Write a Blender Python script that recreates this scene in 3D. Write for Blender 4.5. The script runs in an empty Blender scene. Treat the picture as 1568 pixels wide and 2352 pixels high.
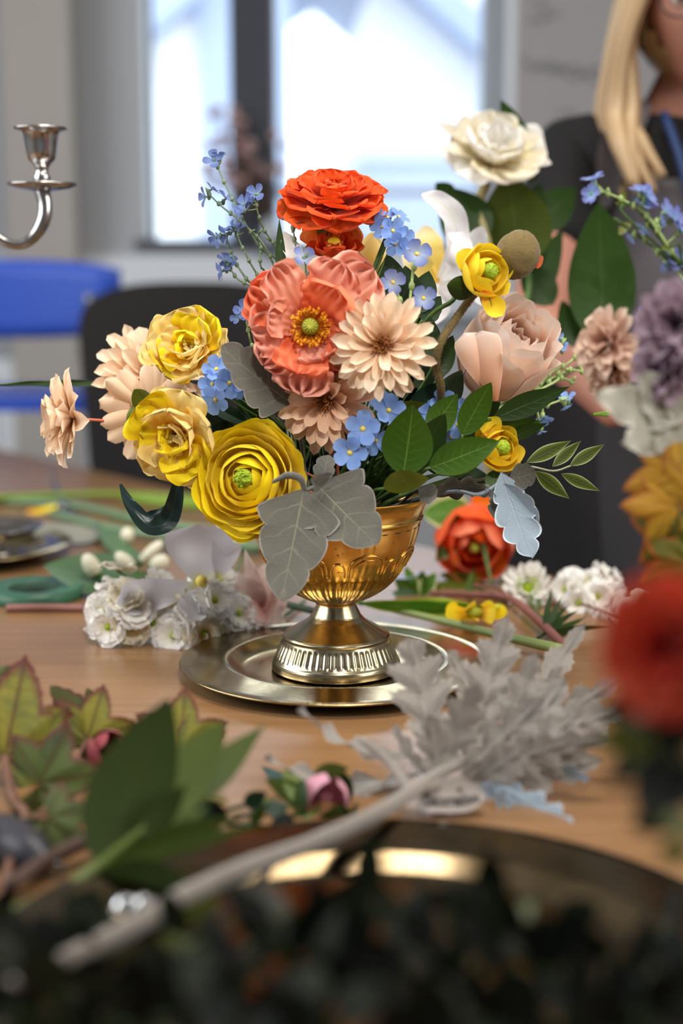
import bpy, bmesh, math, random
import numpy as np
from mathutils import Vector, Matrix, Quaternion

S = bpy.context.scene
COL = S.collection
R = math.radians
PITCH = R(9.5)
FPX = 3267.0            # 50 mm lens on a 36 mm high frame, in pixels of the 1568 x 2352 picture
CAMZ, TBL = 1.10, 0.75
FLW = 1.0

# ------------------------------------------------------------------ camera
cd = bpy.data.cameras.new('camera'); cam = bpy.data.objects.new('camera', cd); COL.objects.link(cam)
cam.location = (0, 0, CAMZ); cam.rotation_euler = (R(90) - PITCH, 0, 0)
cd.sensor_fit = 'VERTICAL'; cd.sensor_height = 36; cd.sensor_width = 24; cd.lens = 50
cd.clip_start = 0.05; cd.clip_end = 200
cd.dof.use_dof = True; cd.dof.focus_distance = 1.215; cd.dof.aperture_fstop = 2.3
S.camera = cam
# ------------------------------------------------------------------ world, lights, exposure
w = bpy.data.worlds.new('daylight'); S.world = w; w.use_nodes = True
bgn = w.node_tree.nodes['Background']; bgn.inputs[0].default_value = (0.80, 0.90, 1.0, 1); bgn.inputs[1].default_value = 3.8
def area(name, loc, target, sx, sy, power, col):
    l = bpy.data.lights.new(name, 'AREA'); l.shape = 'RECTANGLE'; l.size = sx; l.size_y = sy; l.energy = power; l.color = col
    o = bpy.data.objects.new(name, l); COL.objects.link(o); o.location = loc
    o.rotation_euler = (Vector(target) - Vector(loc)).to_track_quat('-Z', 'Y').to_euler()
    return o
area('assumed_left_daylight', (-2.3, 1.0, 1.95), (0.0, 1.3, 0.95), 2.6, 1.3, 64, (0.92, 0.96, 1.0))  # added area light for assumed daylight from the left; that wall has no window
area('right_front_fill', (2.3, 0.1, 2.0), (0.0, 1.3, 0.95), 1.8, 1.2, 46, (1.0, 0.97, 0.93))  # added front light from the right to brighten the flowers; no window there
area('overhead_fill', (0.2, 0.9, 2.78), (0.2, 1.1, 0.0), 0.9, 0.5, 30, (1.0, 0.93, 0.85))  # added overhead fill; the ceiling has no lamp here
sp_ = bpy.data.lights.new('bouquet_key_spot', 'SPOT'); sp_.energy = 150; sp_.spot_size = R(24); sp_.spot_blend = .9; sp_.shadow_soft_size = .12; sp_.color = (1.0, .95, .88)  # added key light that brightens the bouquet; no real fitting behind it
spo = bpy.data.objects.new('bouquet_key_spot', sp_); COL.objects.link(spo); spo.location = (.38, -.7, 2.85); spo.rotation_euler = (Vector((.0, 1.24, 1.03)) - spo.location).to_track_quat('-Z', 'Y').to_euler()
S.view_settings.view_transform = 'Standard'; S.view_settings.look = 'None'
S.view_settings.exposure = 0.0; S.view_settings.gamma = 1.0; S.view_settings.use_curve_mapping = False
S.cycles.use_denoising = True
S.cycles.max_bounces = 7; S.cycles.diffuse_bounces = 3; S.cycles.glossy_bounces = 4
S.cycles.transmission_bounces = 5; S.cycles.transparent_max_bounces = 8
S.cycles.sample_clamp_indirect = 6.0
S.cycles.caustics_reflective = False; S.cycles.caustics_refractive = False

# ------------------------------------------------------------------ pixel helpers
_f = Vector((0, math.cos(PITCH), -math.sin(PITCH))); _u = Vector((0, math.sin(PITCH), math.cos(PITCH))); _r = Vector((1, 0, 0))
EYE = Vector((0, 0, CAMZ))
def ray(px, py): return _f + _r * ((px - 784) / FPX) - _u * ((py - 1176) / FPX)
def at(px, py, D): return EYE + ray(px, py) * D
def tb(px, py, h=0.0):
    d = ray(px, py); t = (TBL + h - CAMZ) / d.z
    return EYE + d * t
def dep(p): return (Vector(p) - EYE).dot(_f)

# ------------------------------------------------------------------ materials
def lin(c):
    if isinstance(c, str):
        c = c.lstrip('#'); c = [int(c[i:i+2], 16) / 255 for i in (0, 2, 4)]
    return tuple((x / 12.92 if x <= 0.04045 else ((x + 0.055) / 1.055) ** 2.4) for x in c[:3]) + (1,)
class NT:
    def __init__(s, m):
        m.use_nodes = True; s.t = m.node_tree; s.t.nodes.clear()
        s.out = s.t.nodes.new('ShaderNodeOutputMaterial')
    def n(s, typ, **kw):
        x = s.t.nodes.new(typ)
        for k, v in kw.items(): setattr(x, k, v)
        return x
    def l(s, a, b): s.t.links.new(a, b)
    def val(s, sock, v):
        if hasattr(v, 'is_output') or isinstance(v, bpy.types.NodeSocket): s.l(v, sock)
        else: sock.default_value = v
    def math(s, op, a, b=0.0, c=0.0, clamp=False):
        x = s.n('ShaderNodeMath', operation=op, use_clamp=clamp)
        for i, v in enumerate((a, b, c)):
            s.val(x.inputs[i], v)
        return x.outputs[0]
    def mix(s, f, a, b):
        x = s.n('ShaderNodeMix', data_type='RGBA')
        s.val(x.inputs[0], f); s.val(x.inputs[6], a); s.val(x.inputs[7], b)
        return x.outputs[2]
    def ramp(s, fac, stops, interp='LINEAR'):
        x = s.n('ShaderNodeValToRGB'); s.l(fac, x.inputs[0]); cr = x.color_ramp; cr.interpolation = interp
        while len(cr.elements) < len(stops): cr.elements.new(0.5)
        for e, (p, c) in zip(cr.elements, stops): e.position = p; e.color = c
        return x.outputs[0]
    def noise(s, scale, detail=3, vec=None, rough=.55):
        x = s.n('ShaderNodeTexNoise'); x.inputs['Scale'].default_value = scale; x.inputs['Detail'].default_value = detail; x.inputs['Roughness'].default_value = rough
        if vec is None:
            tc = s.n('ShaderNodeTexCoord'); vec = tc.outputs['Object']
        s.l(vec, x.inputs['Vector']); return x.outputs[0]
    def uv(s):
        tc = s.n('ShaderNodeTexCoord'); sp = s.n('ShaderNodeSeparateXYZ'); s.l(tc.outputs['UV'], sp.inputs[0])
        return sp.outputs[0], sp.outputs[1]
    def bump(s, h, strength, dist=0.001):
        b = s.n('ShaderNodeBump'); b.inputs['Strength'].default_value = strength; b.inputs['Distance'].default_value = dist
        s.l(h, b.inputs['Height']); return b.outputs[0]
    def pbr(s, col, rough=.5, metal=0.0, normal=None, spec=.5, transl=0.0, tcol=None, sheen=0.0, trans=0.0, coat=0.0, emit=None, es=0.0, ior=1.45):
        p = s.n('ShaderNodeBsdfPrincipled')
        s.val(p.inputs['Base Color'], col); s.val(p.inputs['Roughness'], rough); s.val(p.inputs['Metallic'], metal)
        p.inputs['Specular IOR Level'].default_value = spec; p.inputs['Sheen Weight'].default_value = sheen
        p.inputs['Transmission Weight'].default_value = trans; p.inputs['Coat Weight'].default_value = coat; p.inputs['Coat Roughness'].default_value = .12
        p.inputs['IOR'].default_value = ior
        if emit: p.inputs['Emission Color'].default_value = emit; p.inputs['Emission Strength'].default_value = es
        if normal is not None: s.l(normal, p.inputs['Normal'])
        o = p.outputs[0]
        if transl:
            t = s.n('ShaderNodeBsdfTranslucent'); s.val(t.inputs[0], tcol if tcol is not None else col)
            if normal is not None: s.l(normal, t.inputs['Normal'])
            mx = s.n('ShaderNodeMixShader'); mx.inputs[0].default_value = transl
            s.l(o, mx.inputs[1]); s.l(t.outputs[0], mx.inputs[2]); o = mx.outputs[0]
        s.l(o, s.out.inputs[0])
def newmat(name):
    m = bpy.data.materials.new(name); return m, NT(m)
def plain(name, c, rough=.5, metal=0, c2=None, nscale=20, bump=0, bscale=60, **kw):
    m, t = newmat(name); col = lin(c)
    if c2 is not None: col = t.mix(t.noise(nscale), lin(c), lin(c2))
    nm = t.bump(t.noise(bscale, 4), bump) if bump else None
    t.pbr(col, rough, metal, nm, **kw); return m
def petalm(name, base, mid, tip, streak=.25, transl=.3, rough=.6, scol=None, edge=None, p=(0.0, .45, .95), noise=.18, sheen=.15):
    """cloth petal: colour runs base > mid > tip along v, with fine streaks along the length"""
    m, t = newmat(name); u, v = t.uv()
    nz = t.noise(55, 2)
    vv = t.math('ADD', v, t.math('MULTIPLY', t.math('SUBTRACT', nz, .5), noise * 2))
    col = t.ramp(vv, [(p[0], lin(base)), (p[1], lin(mid)), (p[2], lin(tip))])
    cmb = t.n('ShaderNodeCombineXYZ'); t.l(t.math('MULTIPLY', u, 26), cmb.inputs[0]); t.l(t.math('MULTIPLY', v, 1.3), cmb.inputs[1])
    st = t.noise(1.0, 2, cmb.outputs[0])
    f = t.math('MULTIPLY', t.math('MULTIPLY_ADD', st, 2.6, -.95, clamp=True), streak)
    col = t.mix(f, col, lin(scol or base))
    if edge:
        e = t.math('GREATER_THAN', t.math('MAXIMUM', t.math('ABSOLUTE', t.math('MULTIPLY_ADD', u, 2, -1)), v), .93)
        col = t.mix(t.math('MULTIPLY', e, .6), col, lin(edge))
    wv = t.n('ShaderNodeTexNoise'); wv.inputs['Scale'].default_value = 700; tc = t.n('ShaderNodeTexCoord'); t.l(tc.outputs['Object'], wv.inputs['Vector'])
    h = t.math('ADD', t.math('MULTIPLY', st, 1.0), t.math('MULTIPLY', wv.outputs[0], .12))
    t.pbr(col, rough, 0, t.bump(h, .25, .0008), transl=transl, sheen=sheen, spec=.25); return m
def leafm(name, c1, c2, vein, nv=7, vstr=.55, edge=None, ew=.86, rough=.45, transl=.2, sheen=0., slope=.55, fuzz=0., bump=.4, vw=.05, spec=.4, inner=None):
    """leaf: two-tone blade, midrib and side veins drawn from the blade's own length/width coordinates"""
    m, t = newmat(name); u, v = t.uv()
    au = t.math('ABSOLUTE', t.math('MULTIPLY_ADD', u, 2, -1))
    col = t.mix(t.noise(30, 4), lin(c1), lin(c2))
    if inner: col = t.mix(t.math('MULTIPLY_ADD', au, -3.2, 1.9, clamp=True), col, lin(inner))
    mid = t.math('SUBTRACT', 1.0, t.math('DIVIDE', au, vw), clamp=True)
    ph = t.math('MULTIPLY', t.math('ADD', t.math('SUBTRACT', v, t.math('MULTIPLY', au, slope / 3)), t.math('MULTIPLY', t.math('SUBTRACT', t.noise(45, 2), .5), .16)), nv)
    fr = t.math('ABSOLUTE', t.math('SUBTRACT', t.math('FRACT', ph), .5))
    sv = t.math('SUBTRACT', 1.0, t.math('DIVIDE', fr, .09), clamp=True)
    sv = t.math('MULTIPLY', sv, t.math('SUBTRACT', 1.0, au))
    vm = t.math('MAXIMUM', mid, t.math('MULTIPLY', sv, .42))
    col = t.mix(t.math('MULTIPLY', vm, vstr), col, lin(vein))
    if edge:
        e = t.math('GREATER_THAN', t.math('ADD', au, t.math('MULTIPLY', t.math('SUBTRACT', t.noise(80, 2), .5), .12)), ew)
        col = t.mix(e, col, lin(edge))
    h = t.math('SUBTRACT', t.math('MULTIPLY', t.noise(600 if fuzz else 120, 3), .6 + fuzz), vm)
    if fuzz: col = t.mix(t.math('MULTIPLY', t.noise(900, 2), fuzz), col, lin(vein))
    t.pbr(col, rough, 0, t.bump(h, bump, .0008), transl=transl, sheen=sheen, spec=spec); return m

# ------------------------------------------------------------------ meshes
class MB:
    def __init__(s): s.v = []; s.f = []; s.uv = []; s.n = 0
    def add(s, V, Fc, UV=None):
        V = np.asarray(V, float).reshape(-1, 3)
        s.v.append(V); s.f += [tuple(i + s.n for i in q) for q in Fc]
        s.uv.append(np.asarray(UV, float) if UV is not None else np.zeros((len(V), 2))); s.n += len(V); return s
    def mesh(s, name, mat, M=None, smooth=True):
        V = np.concatenate(s.v); UV = np.concatenate(s.uv)
        if M is not None:
            A = np.array(M); V = V @ A[:3, :3].T + A[:3, 3]
        me = bpy.data.meshes.new(name); me.from_pydata(V.tolist(), [], s.f); me.update()
        l = me.uv_layers.new(name='UVMap')
        idx = np.empty(len(me.loops), np.int32); me.loops.foreach_get('vertex_index', idx)
        l.data.foreach_set('uv', UV[idx].ravel())
        if smooth: me.polygons.foreach_set('use_smooth', [True] * len(me.polygons))
        if mat: me.materials.append(mat)
        return me
def gridf(nu, nv, closed=False):
    F = []
    for j in range(nv - 1):
        for i in range(nu if closed else nu - 1):
            a = j * nu + i; b = j * nu + (i + 1) % nu
            F.append((a, b, b + nu, a + nu))
    return F
def ss(a, b, x): t = np.clip((x - a) / (b - a), 0, 1); return t * t * (3 - 2 * t)
PROF = {
    'ovate': lambda v: np.sin(np.pi * np.clip(v, 0, 1) ** .8) ** .8,
    'lance': lambda v: np.sin(np.pi * v ** .85) ** 1.15,
    'blade': lambda v: np.sqrt(np.clip(1 - v, 0, 1)) * (.35 + .65 * ss(0, .3, v)),
    'round': lambda v: np.where(v < .68, .22 + .78 * np.sin(np.pi / 2 * np.clip(v / .68, 0, 1)), np.sqrt(np.clip(1 - ((v - .68) / .32) ** 2, 0, 1)) * .97 + .03),
    'fan': lambda v: np.where(v < .8, .16 + .84 * np.sin(np.pi / 2 * np.clip(v / .8, 0, 1)) ** 1.1, (np.clip(1 - ((v - .8) / .2) ** 2.6, 0, 1)) ** .5 * .9 + .1),
    'strap': lambda v: (.42 + .58 * ss(0, .55, v)) * np.sqrt(np.clip(1 - np.clip((v - .72) / .28, 0, 1) ** 2.2, 0, 1)),
    'point': lambda v: np.sin(np.pi * v ** .62) ** .9,
    'cordate': lambda v: np.clip(1 - v, 0, 1) ** .55 * ss(-.06, .2, v) * 1.12,
}
def lobed(n, depth, env='ovate', sharp=1.0, teeth=0, tamp=.05):
    e = PROF[env]
    def f(v):
        ph = (v * n) % 1.0
        lob = np.abs(np.sin(np.pi * ph)) ** sharp
        tt = tamp * np.abs(((v * teeth) % 1.0) - .5) * 2 if teeth else 0
        return e(v) * (1 - depth + depth * lob) * (1 - tt) + 0
    return f
def sheet(L, W, prof='ovate', nu=9, nv=14, bend=0.0, bend2=0.0, cup=0.0, ruf=0.0, rf=3.0, ph=0.0, chord=False, sweep=0.0, fold=0.0, tipruf=0.0, pleat=0.0, skew=0.0, twist=0.0, bcurve=1.0, rib=0.0, ribn=4):
    """thin blade growing along +Y with its face to +Z"""
    p = PROF[prof] if isinstance(prof, str) else prof
    u = np.linspace(-1, 1, nu); v = np.linspace(0, 1, nv); U, Vv = np.meshgrid(u, v)
    ang = bend * v ** bcurve + bend2 * v ** 3
    ds = L / (nv - 1); y = np.concatenate([[0], np.cumsum(np.cos((ang[1:] + ang[:-1]) / 2)) * ds]); z = np.concatenate([[0], np.cumsum(np.sin((ang[1:] + ang[:-1]) / 2)) * ds])
    if chord:
        a = math.atan2(z[-1], y[-1]); c, s_ = math.cos(-a), math.sin(-a); d = math.hypot(y[-1], z[-1])
        y, z = (y * c - z * s_) * L / d, (y * s_ + z * c) * L / d
        ang = ang - a
    wv = np.maximum(p(Vv), 0.012) * W
    X = U * wv; A = ang[:, None] * np.ones_like(U)
    h = -cup * W * (1 - (1 - np.abs(U) ** 2) ) * -1 * (wv / max(W, 1e-9)) + fold * np.abs(X)
    h = h + ruf * np.abs(U) ** 2.6 * np.sin(2 * np.pi * rf * Vv + ph + np.sign(U) * 1.3) * ss(0, .35, Vv)
    h = h + tipruf * ss(.55, 1, Vv) ** 1.5 * np.sin(2 * np.pi * rf * .8 * U + ph * 1.7) + pleat * W * np.sin(np.pi * 5 * U + ph) * ss(0, .3, Vv) * .12
    yy = sweep * np.abs(X) + skew * X
    if rib: h = h + rib * np.cos(2 * np.pi * (ribn * Vv)) * -1 * (np.abs(U) * (1.3 - np.abs(U))) * 2 * ss(0, .12, Vv) * (1 - .6 * Vv) + rib * .9 * np.exp(-(U / .1) ** 2)
    if twist:
        tw = twist * Vv; X, h = X * np.cos(tw) - h * np.sin(tw), X * np.sin(tw) + h * np.cos(tw)
    P = np.stack([X, y[:, None] + yy * np.cos(A) - h * np.sin(A), z[:, None] + yy * np.sin(A) + h * np.cos(A)], -1)
    return P.reshape(-1, 3), gridf(nu, nv), np.stack([U * .5 + .5, Vv], -1).reshape(-1, 2)
def shell(Rr, th1, phc, dph, th0=math.pi * .96, zs=1.0, flare=0.0, fw=6, wav=0.0, wf=3, corner=.3, ph=0.0, nu=11, nv=12, off=0.0, prof=None):
    """cupped petal wrapped on a bulb round +Z; th1 is the opening angle of its rim from +Z, flare rolls the rim out"""
    u = np.linspace(-1, 1, nu); v = np.linspace(0, 1, nv); U, V0 = np.meshgrid(u, v)
    V = V0 * (1 - corner * np.abs(U) ** 2.6)
    th = th0 + (th1 - th0) * V
    rr = Rr * (1 + flare * V ** fw) + off + wav * np.sin(wf * U * np.pi + ph) * V ** 3
    phi = phc + U * dph * (.55 + .45 * ss(0, .5, V0))
    P = np.stack([rr * np.sin(th) * np.cos(phi), rr * np.sin(th) * np.sin(phi), rr * np.cos(th) * zs + wav * .6 * np.cos(wf * U * np.pi * 1.4 + ph) * V ** 3], -1)
    return P.reshape(-1, 3), gridf(nu, nv), np.stack([U * .5 + .5, V0], -1).reshape(-1, 2)
def lathe(prof, n=64, cap=True):
    P = []; 
    for r, z in prof:
        a = np.linspace(0, 2 * np.pi, n, endpoint=False); P.append(np.stack([r * np.cos(a), r * np.sin(a), np.full(n, z)], -1))
    V = np.concatenate(P); F = gridf(n, len(prof), True)
    if cap: F.append(tuple(range(n))[::-1]); F.append(tuple(range(n * (len(prof) - 1), n * len(prof))))
    UV = np.stack([np.tile(np.linspace(0, 1, n), len(prof)), np.repeat(np.linspace(0, 1, len(prof)), n)], -1)
    return V, F, UV
def spline(pts, n=6):
    P = [Vector(p) for p in pts]
    if len(P) == 2: return [P[0].lerp(P[1], i / n) for i in range(n + 1)]
    Q = [P[0] * 2 - P[1]] + P + [P[-1] * 2 - P[-2]]; out = []
    for i in range(1, len(Q) - 2):
        a, b, c, d = Q[i-1:i+3]
        for k in range(n):
            t = k / n
            out.append(0.5 * ((2 * b) + (c - a) * t + (2 * a - 5 * b + 4 * c - d) * t * t + (3 * b - a - 3 * c + d) * t ** 3))
    out.append(P[-1]); return out
def tubev(pts, r, n=7, seg=5, knob=0.0, smooth=True):
    P = spline(pts, seg) if smooth else [Vector(p) for p in pts]; m = len(P)
    rs = np.interp(np.linspace(0, 1, m), np.linspace(0, 1, len(r)), r) if hasattr(r, '__len__') else np.full(m, r)
    if knob: rs = rs * (1 + knob * np.array([random.random() - .3 for _ in range(m)]))
    T = [(P[min(i + 1, m - 1)] - P[max(i - 1, 0)]).normalized() for i in range(m)]
    nrm = T[0].orthogonal().normalized(); V = []; UV = []
    for i in range(m):
        nrm = (nrm - T[i] * nrm.dot(T[i])).normalized(); b = T[i].cross(nrm)
        for k in range(n):
            a = 2 * math.pi * k / n; V.append(P[i] + (nrm * math.cos(a) + b * math.sin(a)) * rs[i]); UV.append((k / n, i / (m - 1)))
    F = gridf(n, m, True); F.append(tuple(range(n))[::-1]); F.append(tuple(range(n * (m - 1), n * m)))
    return np.array([tuple(v) for v in V]), F, UV
def box(x0, x1, y0, y1, z0, z1):
    V = [(x, y, z) for z in (z0, z1) for y in (y0, y1) for x in (x0, x1)]
    return V, [(0, 2, 3, 1), (4, 5, 7, 6), (0, 1, 5, 4), (2, 6, 7, 3), (0, 4, 6, 2), (1, 3, 7, 5)], None
def dome(rx, ry, rz, M=None, nu=14, nv=9, full=True):
    V = []; UV = []
    for j in range(nv):
        th = math.pi * j / (nv - 1) if full else math.pi / 2 * j / (nv - 1)
        for i in range(nu):
            a = 2 * math.pi * i / nu; V.append((rx * math.sin(th) * math.cos(a), ry * math.sin(th) * math.sin(a), rz * math.cos(th))); UV.append((i / nu, j / (nv - 1)))
    V = np.array(V)
    if M is not None: A = np.array(M); V = V @ A[:3, :3].T + A[:3, 3]
    return V, gridf(nu, nv, True)[::-1], UV
# ------------------------------------------------------------------ objects
I4 = Matrix.Identity(4)
def put(name, me, parent=None, M=None, label=None):
    o = bpy.data.objects.new(name, me); COL.objects.link(o); o.parent = parent
    o.matrix_basis = M if M is not None else I4
    if label: o['label'] = label
    return o
def mk(name, parts, mat, parent=None, M=None, label=None, smooth=True, inv=None):
    """one mesh object from (V, F, UV) pieces; inv: world-space pieces brought into the parent's frame"""
    b = MB()
    for q in (parts if isinstance(parts, list) else [parts]): b.add(*q)
    return put(name, b.mesh(name, mat, inv, smooth), parent, M, label)
def tag(o, label, cat, group=None):
    o['label'] = label; o['category'] = cat
    if group: o['group'] = group
    return o
def thing(name, label, cat, M=None, group=None):
    o = bpy.data.objects.new(name, None); o.empty_display_size = .02; COL.objects.link(o)
    if M is not None: o.matrix_basis = M if isinstance(M, Matrix) else Matrix.Translation(Vector(M))
    return tag(o, label, cat, group)
def wpart(name, parts, mat, root, **kw):
    """part given in world coordinates"""
    return mk(name, parts, mat, root, inv=root.matrix_basis.inverted(), **kw)
def struct(name, parts, mat, parent=None):
    o = mk(name, parts, mat, parent, smooth=False)
    if parent is None: o['kind'] = 'structure'
    return o
def frame(pos, d, nrm):
    d = Vector(d).normalized(); nrm = Vector(nrm); z = (nrm - d * nrm.dot(d)).normalized(); x = d.cross(z)
    return Matrix.Translation(Vector(pos)) @ Matrix((x, d, z)).transposed().to_4x4()
def facing(pos, r, u, t, spin=0.0):
    """+Z of the flower looks r to the right, u up and t towards the viewer"""
    z = Vector((r, -t, u)).normalized(); y = Vector((0, 0, 1)); 
    if abs(z.z) > .95: y = Vector((0, 1, 0))
    y = (y - z * y.dot(z)).normalized(); x = y.cross(z)
    return Matrix.Translation(Vector(pos)) @ Matrix((x, y, z)).transposed().to_4x4() @ Matrix.Rotation(spin, 4, 'Z')
def RX(a): return Matrix.Rotation(a, 4, 'X')
def RZ(a): return Matrix.Rotation(a, 4, 'Z')
def RY(a): return Matrix.Rotation(a, 4, 'Y')
def TR(x, y, z): return Matrix.Translation((x, y, z))
def rnd(a, b): return random.uniform(a, b)
def leafw(root, a, b, hw, mat, prof='ovate', roll=0.0, bend=.5, name='leaf', label=None, **kw):
    """blade between world points a and b, half width hw (metres), face to the viewer turned by roll"""
    a, b = Vector(a), Vector(b); d = b - a; L = d.length; n = Matrix.Rotation(roll, 3, d.normalized()) @ (EYE - a).normalized()
    if abs(n.normalized().dot(d.normalized())) > .98: n = Vector((0, 0, 1))
    M = frame(a, d, n); kw.setdefault('nu', 9); kw.setdefault('nv', 16)
    q = sheet(L, hw, prof, bend=bend, bend2=0, chord=True, **kw)
    inv = root.matrix_basis.inverted() if root else I4
    return put(name, MB().add(*q).mesh(name, mat), root, inv @ M, label)
# ================================================================== materials in use
random.seed(7)
def woodmat():
    m, t = newmat('oak_veneer'); tc = t.n('ShaderNodeTexCoord'); mp = t.n('ShaderNodeMapping'); mp.inputs['Scale'].default_value = (1.6, 26, 1); mp.inputs['Rotation'].default_value = (0, 0, R(12))
    t.l(tc.outputs['Object'], mp.inputs[0]); nz = t.noise(2.2, 5, mp.outputs[0]); n2 = t.noise(3, 2)
    col = t.ramp(nz, [(.3, lin('#85623f')), (.5, lin('#8f6b48')), (.72, lin('#977350'))])
    col = t.mix(t.math('MULTIPLY', n2, .25), col, lin('#775538'))
    t.pbr(col, t.math('MULTIPLY_ADD', n2, .12, .2), 0, t.bump(nz, .05, .0004), spec=.55); return m
WOOD = woodmat()
WALL = plain('grey_wall_paint', '#b9bcbf', .8, bump=.05); WALLW = plain('warm_grey_paint', '#b7b1aa', .8)
CEIL = plain('white_ceiling_paint', '#e4e4e2', .9); FLOOR = plain('grey_vinyl_floor', '#8d8f92', .45, c2='#7c7f84', nscale=8)
DARKF = plain('dark_grey_frame_paint', '#3c4049', .5); PALEF = plain('pale_blue_grey_frame_paint', '#b9c4d2', .5); WHITEF = plain('white_frame_paint', '#e9edf2', .4)
def metal(name, c, c2, rough, spots=0.0):
    m, t = newmat(name); n = t.noise(38, 5); f = t.ramp(n, [(.42, (0, 0, 0, 1)), (.66, (1, 1, 1, 1))])
    col = t.mix(f, lin(c), lin(c2))
    if spots: col = t.mix(t.math('MULTIPLY', t.math('GREATER_THAN', t.noise(150, 3), .67), spots), col, lin('#3a2608'))
    t.pbr(col, t.math('MULTIPLY_ADD', n, .18, rough - .07), 1.0, t.bump(t.noise(220, 3), .06, .0006)); return m
GOLD = metal('antique_gold', '#dfb765', '#c6964a', .2, .7); PALEGOLD = metal('pale_gold_silver', '#b6ab90', '#978a6c', .2)
TRAYM = metal('brushed_brass_tray', '#b3a077', '#9c895f', .15); BRASS2 = metal('dull_brass', '#6f614a', '#574a35', .13)
SILVER = metal('silver_plate', '#b9b6b4', '#98938f', .16)
BLACKC = plain('black_upholstery', '#1d1a1b', .7, bump=.1); BLUEP = plain('blue_plastic', '#2f57c4', .35); STEEL = plain('grey_steel', '#8d9196', .3, .9)
# ================================================================== the room
YB = 4.2
WX0, WX1, WZ0, WZ1 = -.565, .41, 1.20, 2.7
struct('floor', box(-2.6, 2.6, -2.4, YB, -.06, 0), FLOOR)
struct('ceiling', box(-2.6, 2.6, -2.4, YB + .2, 2.95, 3.05), CEIL)
struct('wall_back', [box(-2.6, WX0, YB, YB + .2, 0, 2.95), box(WX1, 2.6, YB, YB + .2, 0, 2.95), box(WX0, WX1, YB, YB + .2, 0, WZ0), box(WX0, WX1, YB, YB + .2, WZ1, 2.95)], WALL)
struct('wall_left', box(-2.7, -2.6, -2.4, YB + .2, 0, 2.95), WALL)
struct('wall_right', box(2.6, 2.7, -2.4, YB + .2, 0, 2.95), WALL)
struct('wall_front', box(-2.6, 2.6, -2.5, -2.4, 0, 2.95), WALL)
struct('baseboard_back', box(-2.6, 2.6, YB - .02, YB, 0, .1), WHITEF)
pl = struct('trim_1', box(-.93, -.745, YB - .16, YB, 0, 2.95), WALLW)
tr = struct('trim_2', box(-2.6, .9, YB - .05, YB, .98, 1.15), WHITEF)
wf = struct('window_1', [box(WX0 - .03, -.19, YB - .02, YB + .04, WZ0 - .03, WZ0), box(WX0, WX0 + .012, YB + .12, YB + .16, WZ0, WZ1), box(WX0, WX1, YB + .02, YB + .07, WZ1 - .05, WZ1)], DARKF)
struct('mullion', box(-.315, -.195, YB - .03, YB + .09, WZ0, WZ1), DARKF, wf)
struct('casement', [box(-.195, -.185, YB, YB + .07, 1.2, WZ1), box(WX1 - .012, WX1, YB + .02, YB + .07, 1.2, WZ1), box(-.195, WX1, YB + .02, YB + .07, WZ1 - .05, WZ1)], PALEF, wf)
struct('glazing_bar', box(-.195, WX1, YB + .02, YB + .06, 1.325, 1.343), PALEF, wf)
gm, gt = newmat('window_glass'); g1 = gt.n('ShaderNodeBsdfTransparent'); g2 = gt.n('ShaderNodeBsdfGlossy'); g2.inputs['Roughness'].default_value = .02
gmx = gt.n('ShaderNodeMixShader'); gmx.inputs[0].default_value = .05; gt.l(g1.outputs[0], gmx.inputs[1]); gt.l(g2.outputs[0], gmx.inputs[2]); gt.l(gmx.outputs[0], gt.out.inputs[0])
for a0, a1 in ((WX0 + .01, -.315), (-.185, WX1 - .01)): struct('pane', box(a0, a1, YB + .045, YB + .05, WZ0, WZ1), gm, wf)
# flip chart sheet with faint handwriting on the right
pad = thing('flip_chart', 'white flip chart sheet with faint grey handwriting behind the blonde person', 'chart', (.78, YB - .30, 0))
PAPER = plain('chart_paper', '#a7a3a3', .8); INK = plain('faint_grey_ink', '#858587', .8)
wpart('sheet', box(.46, 1.34, YB - .30, YB - .292, .95, 1.98), PAPER, pad, smooth=False)
wpart('board', box(.44, 1.36, YB - .291, YB - .27, .92, 2.02), WHITEF, pad, smooth=False)
for x in (.62, 1.22): wpart('leg', box(x, x + .035, YB - .27, YB - .235, 0, 1.9), STEEL, pad, smooth=False)
def scrib(x0, x1, z, slope, h, name='handwriting'):
    pts = []; x = x0
    while x < x1: pts.append((x, YB - .302, z + slope * (x - x0) + rnd(-h, h))); x += rnd(.008, .022)
    wpart(name, tubev(pts, .004, 5, 3), INK, pad)
scrib(.50, .56, 1.80, 0, .012); scrib(.495, .57, 1.765, 0, .014); scrib(.48, .72, 1.655, -.15, .014); scrib(.50, .70, 1.635, -.15, .01)
scrib(.57, .63, 1.53, -.1, .012); scrib(.60, .72, 1.50, -.1, .012); scrib(.52, .66, 1.44, -.1, .01)
# radiator
rad = thing('radiator', 'white ribbed panel radiator on the back wall under the tall window', 'radiator', (-.8, YB - .08, .25))
wpart('panel', box(-1.4, -.62, YB - .13, YB - .09, .2, .86), WHITEF, rad, smooth=False)
wpart('fin', [box(x, x + .03, YB - .145, YB - .13, .24, .82) for x in np.arange(-1.38, -.66, .06)], WHITEF, rad, smooth=False)['kind'] = 'stuff'
wpart('bracket', box(-1.1, -1.05, YB - .09, YB - .02, .25, .8), STEEL, rad, smooth=False)
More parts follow.
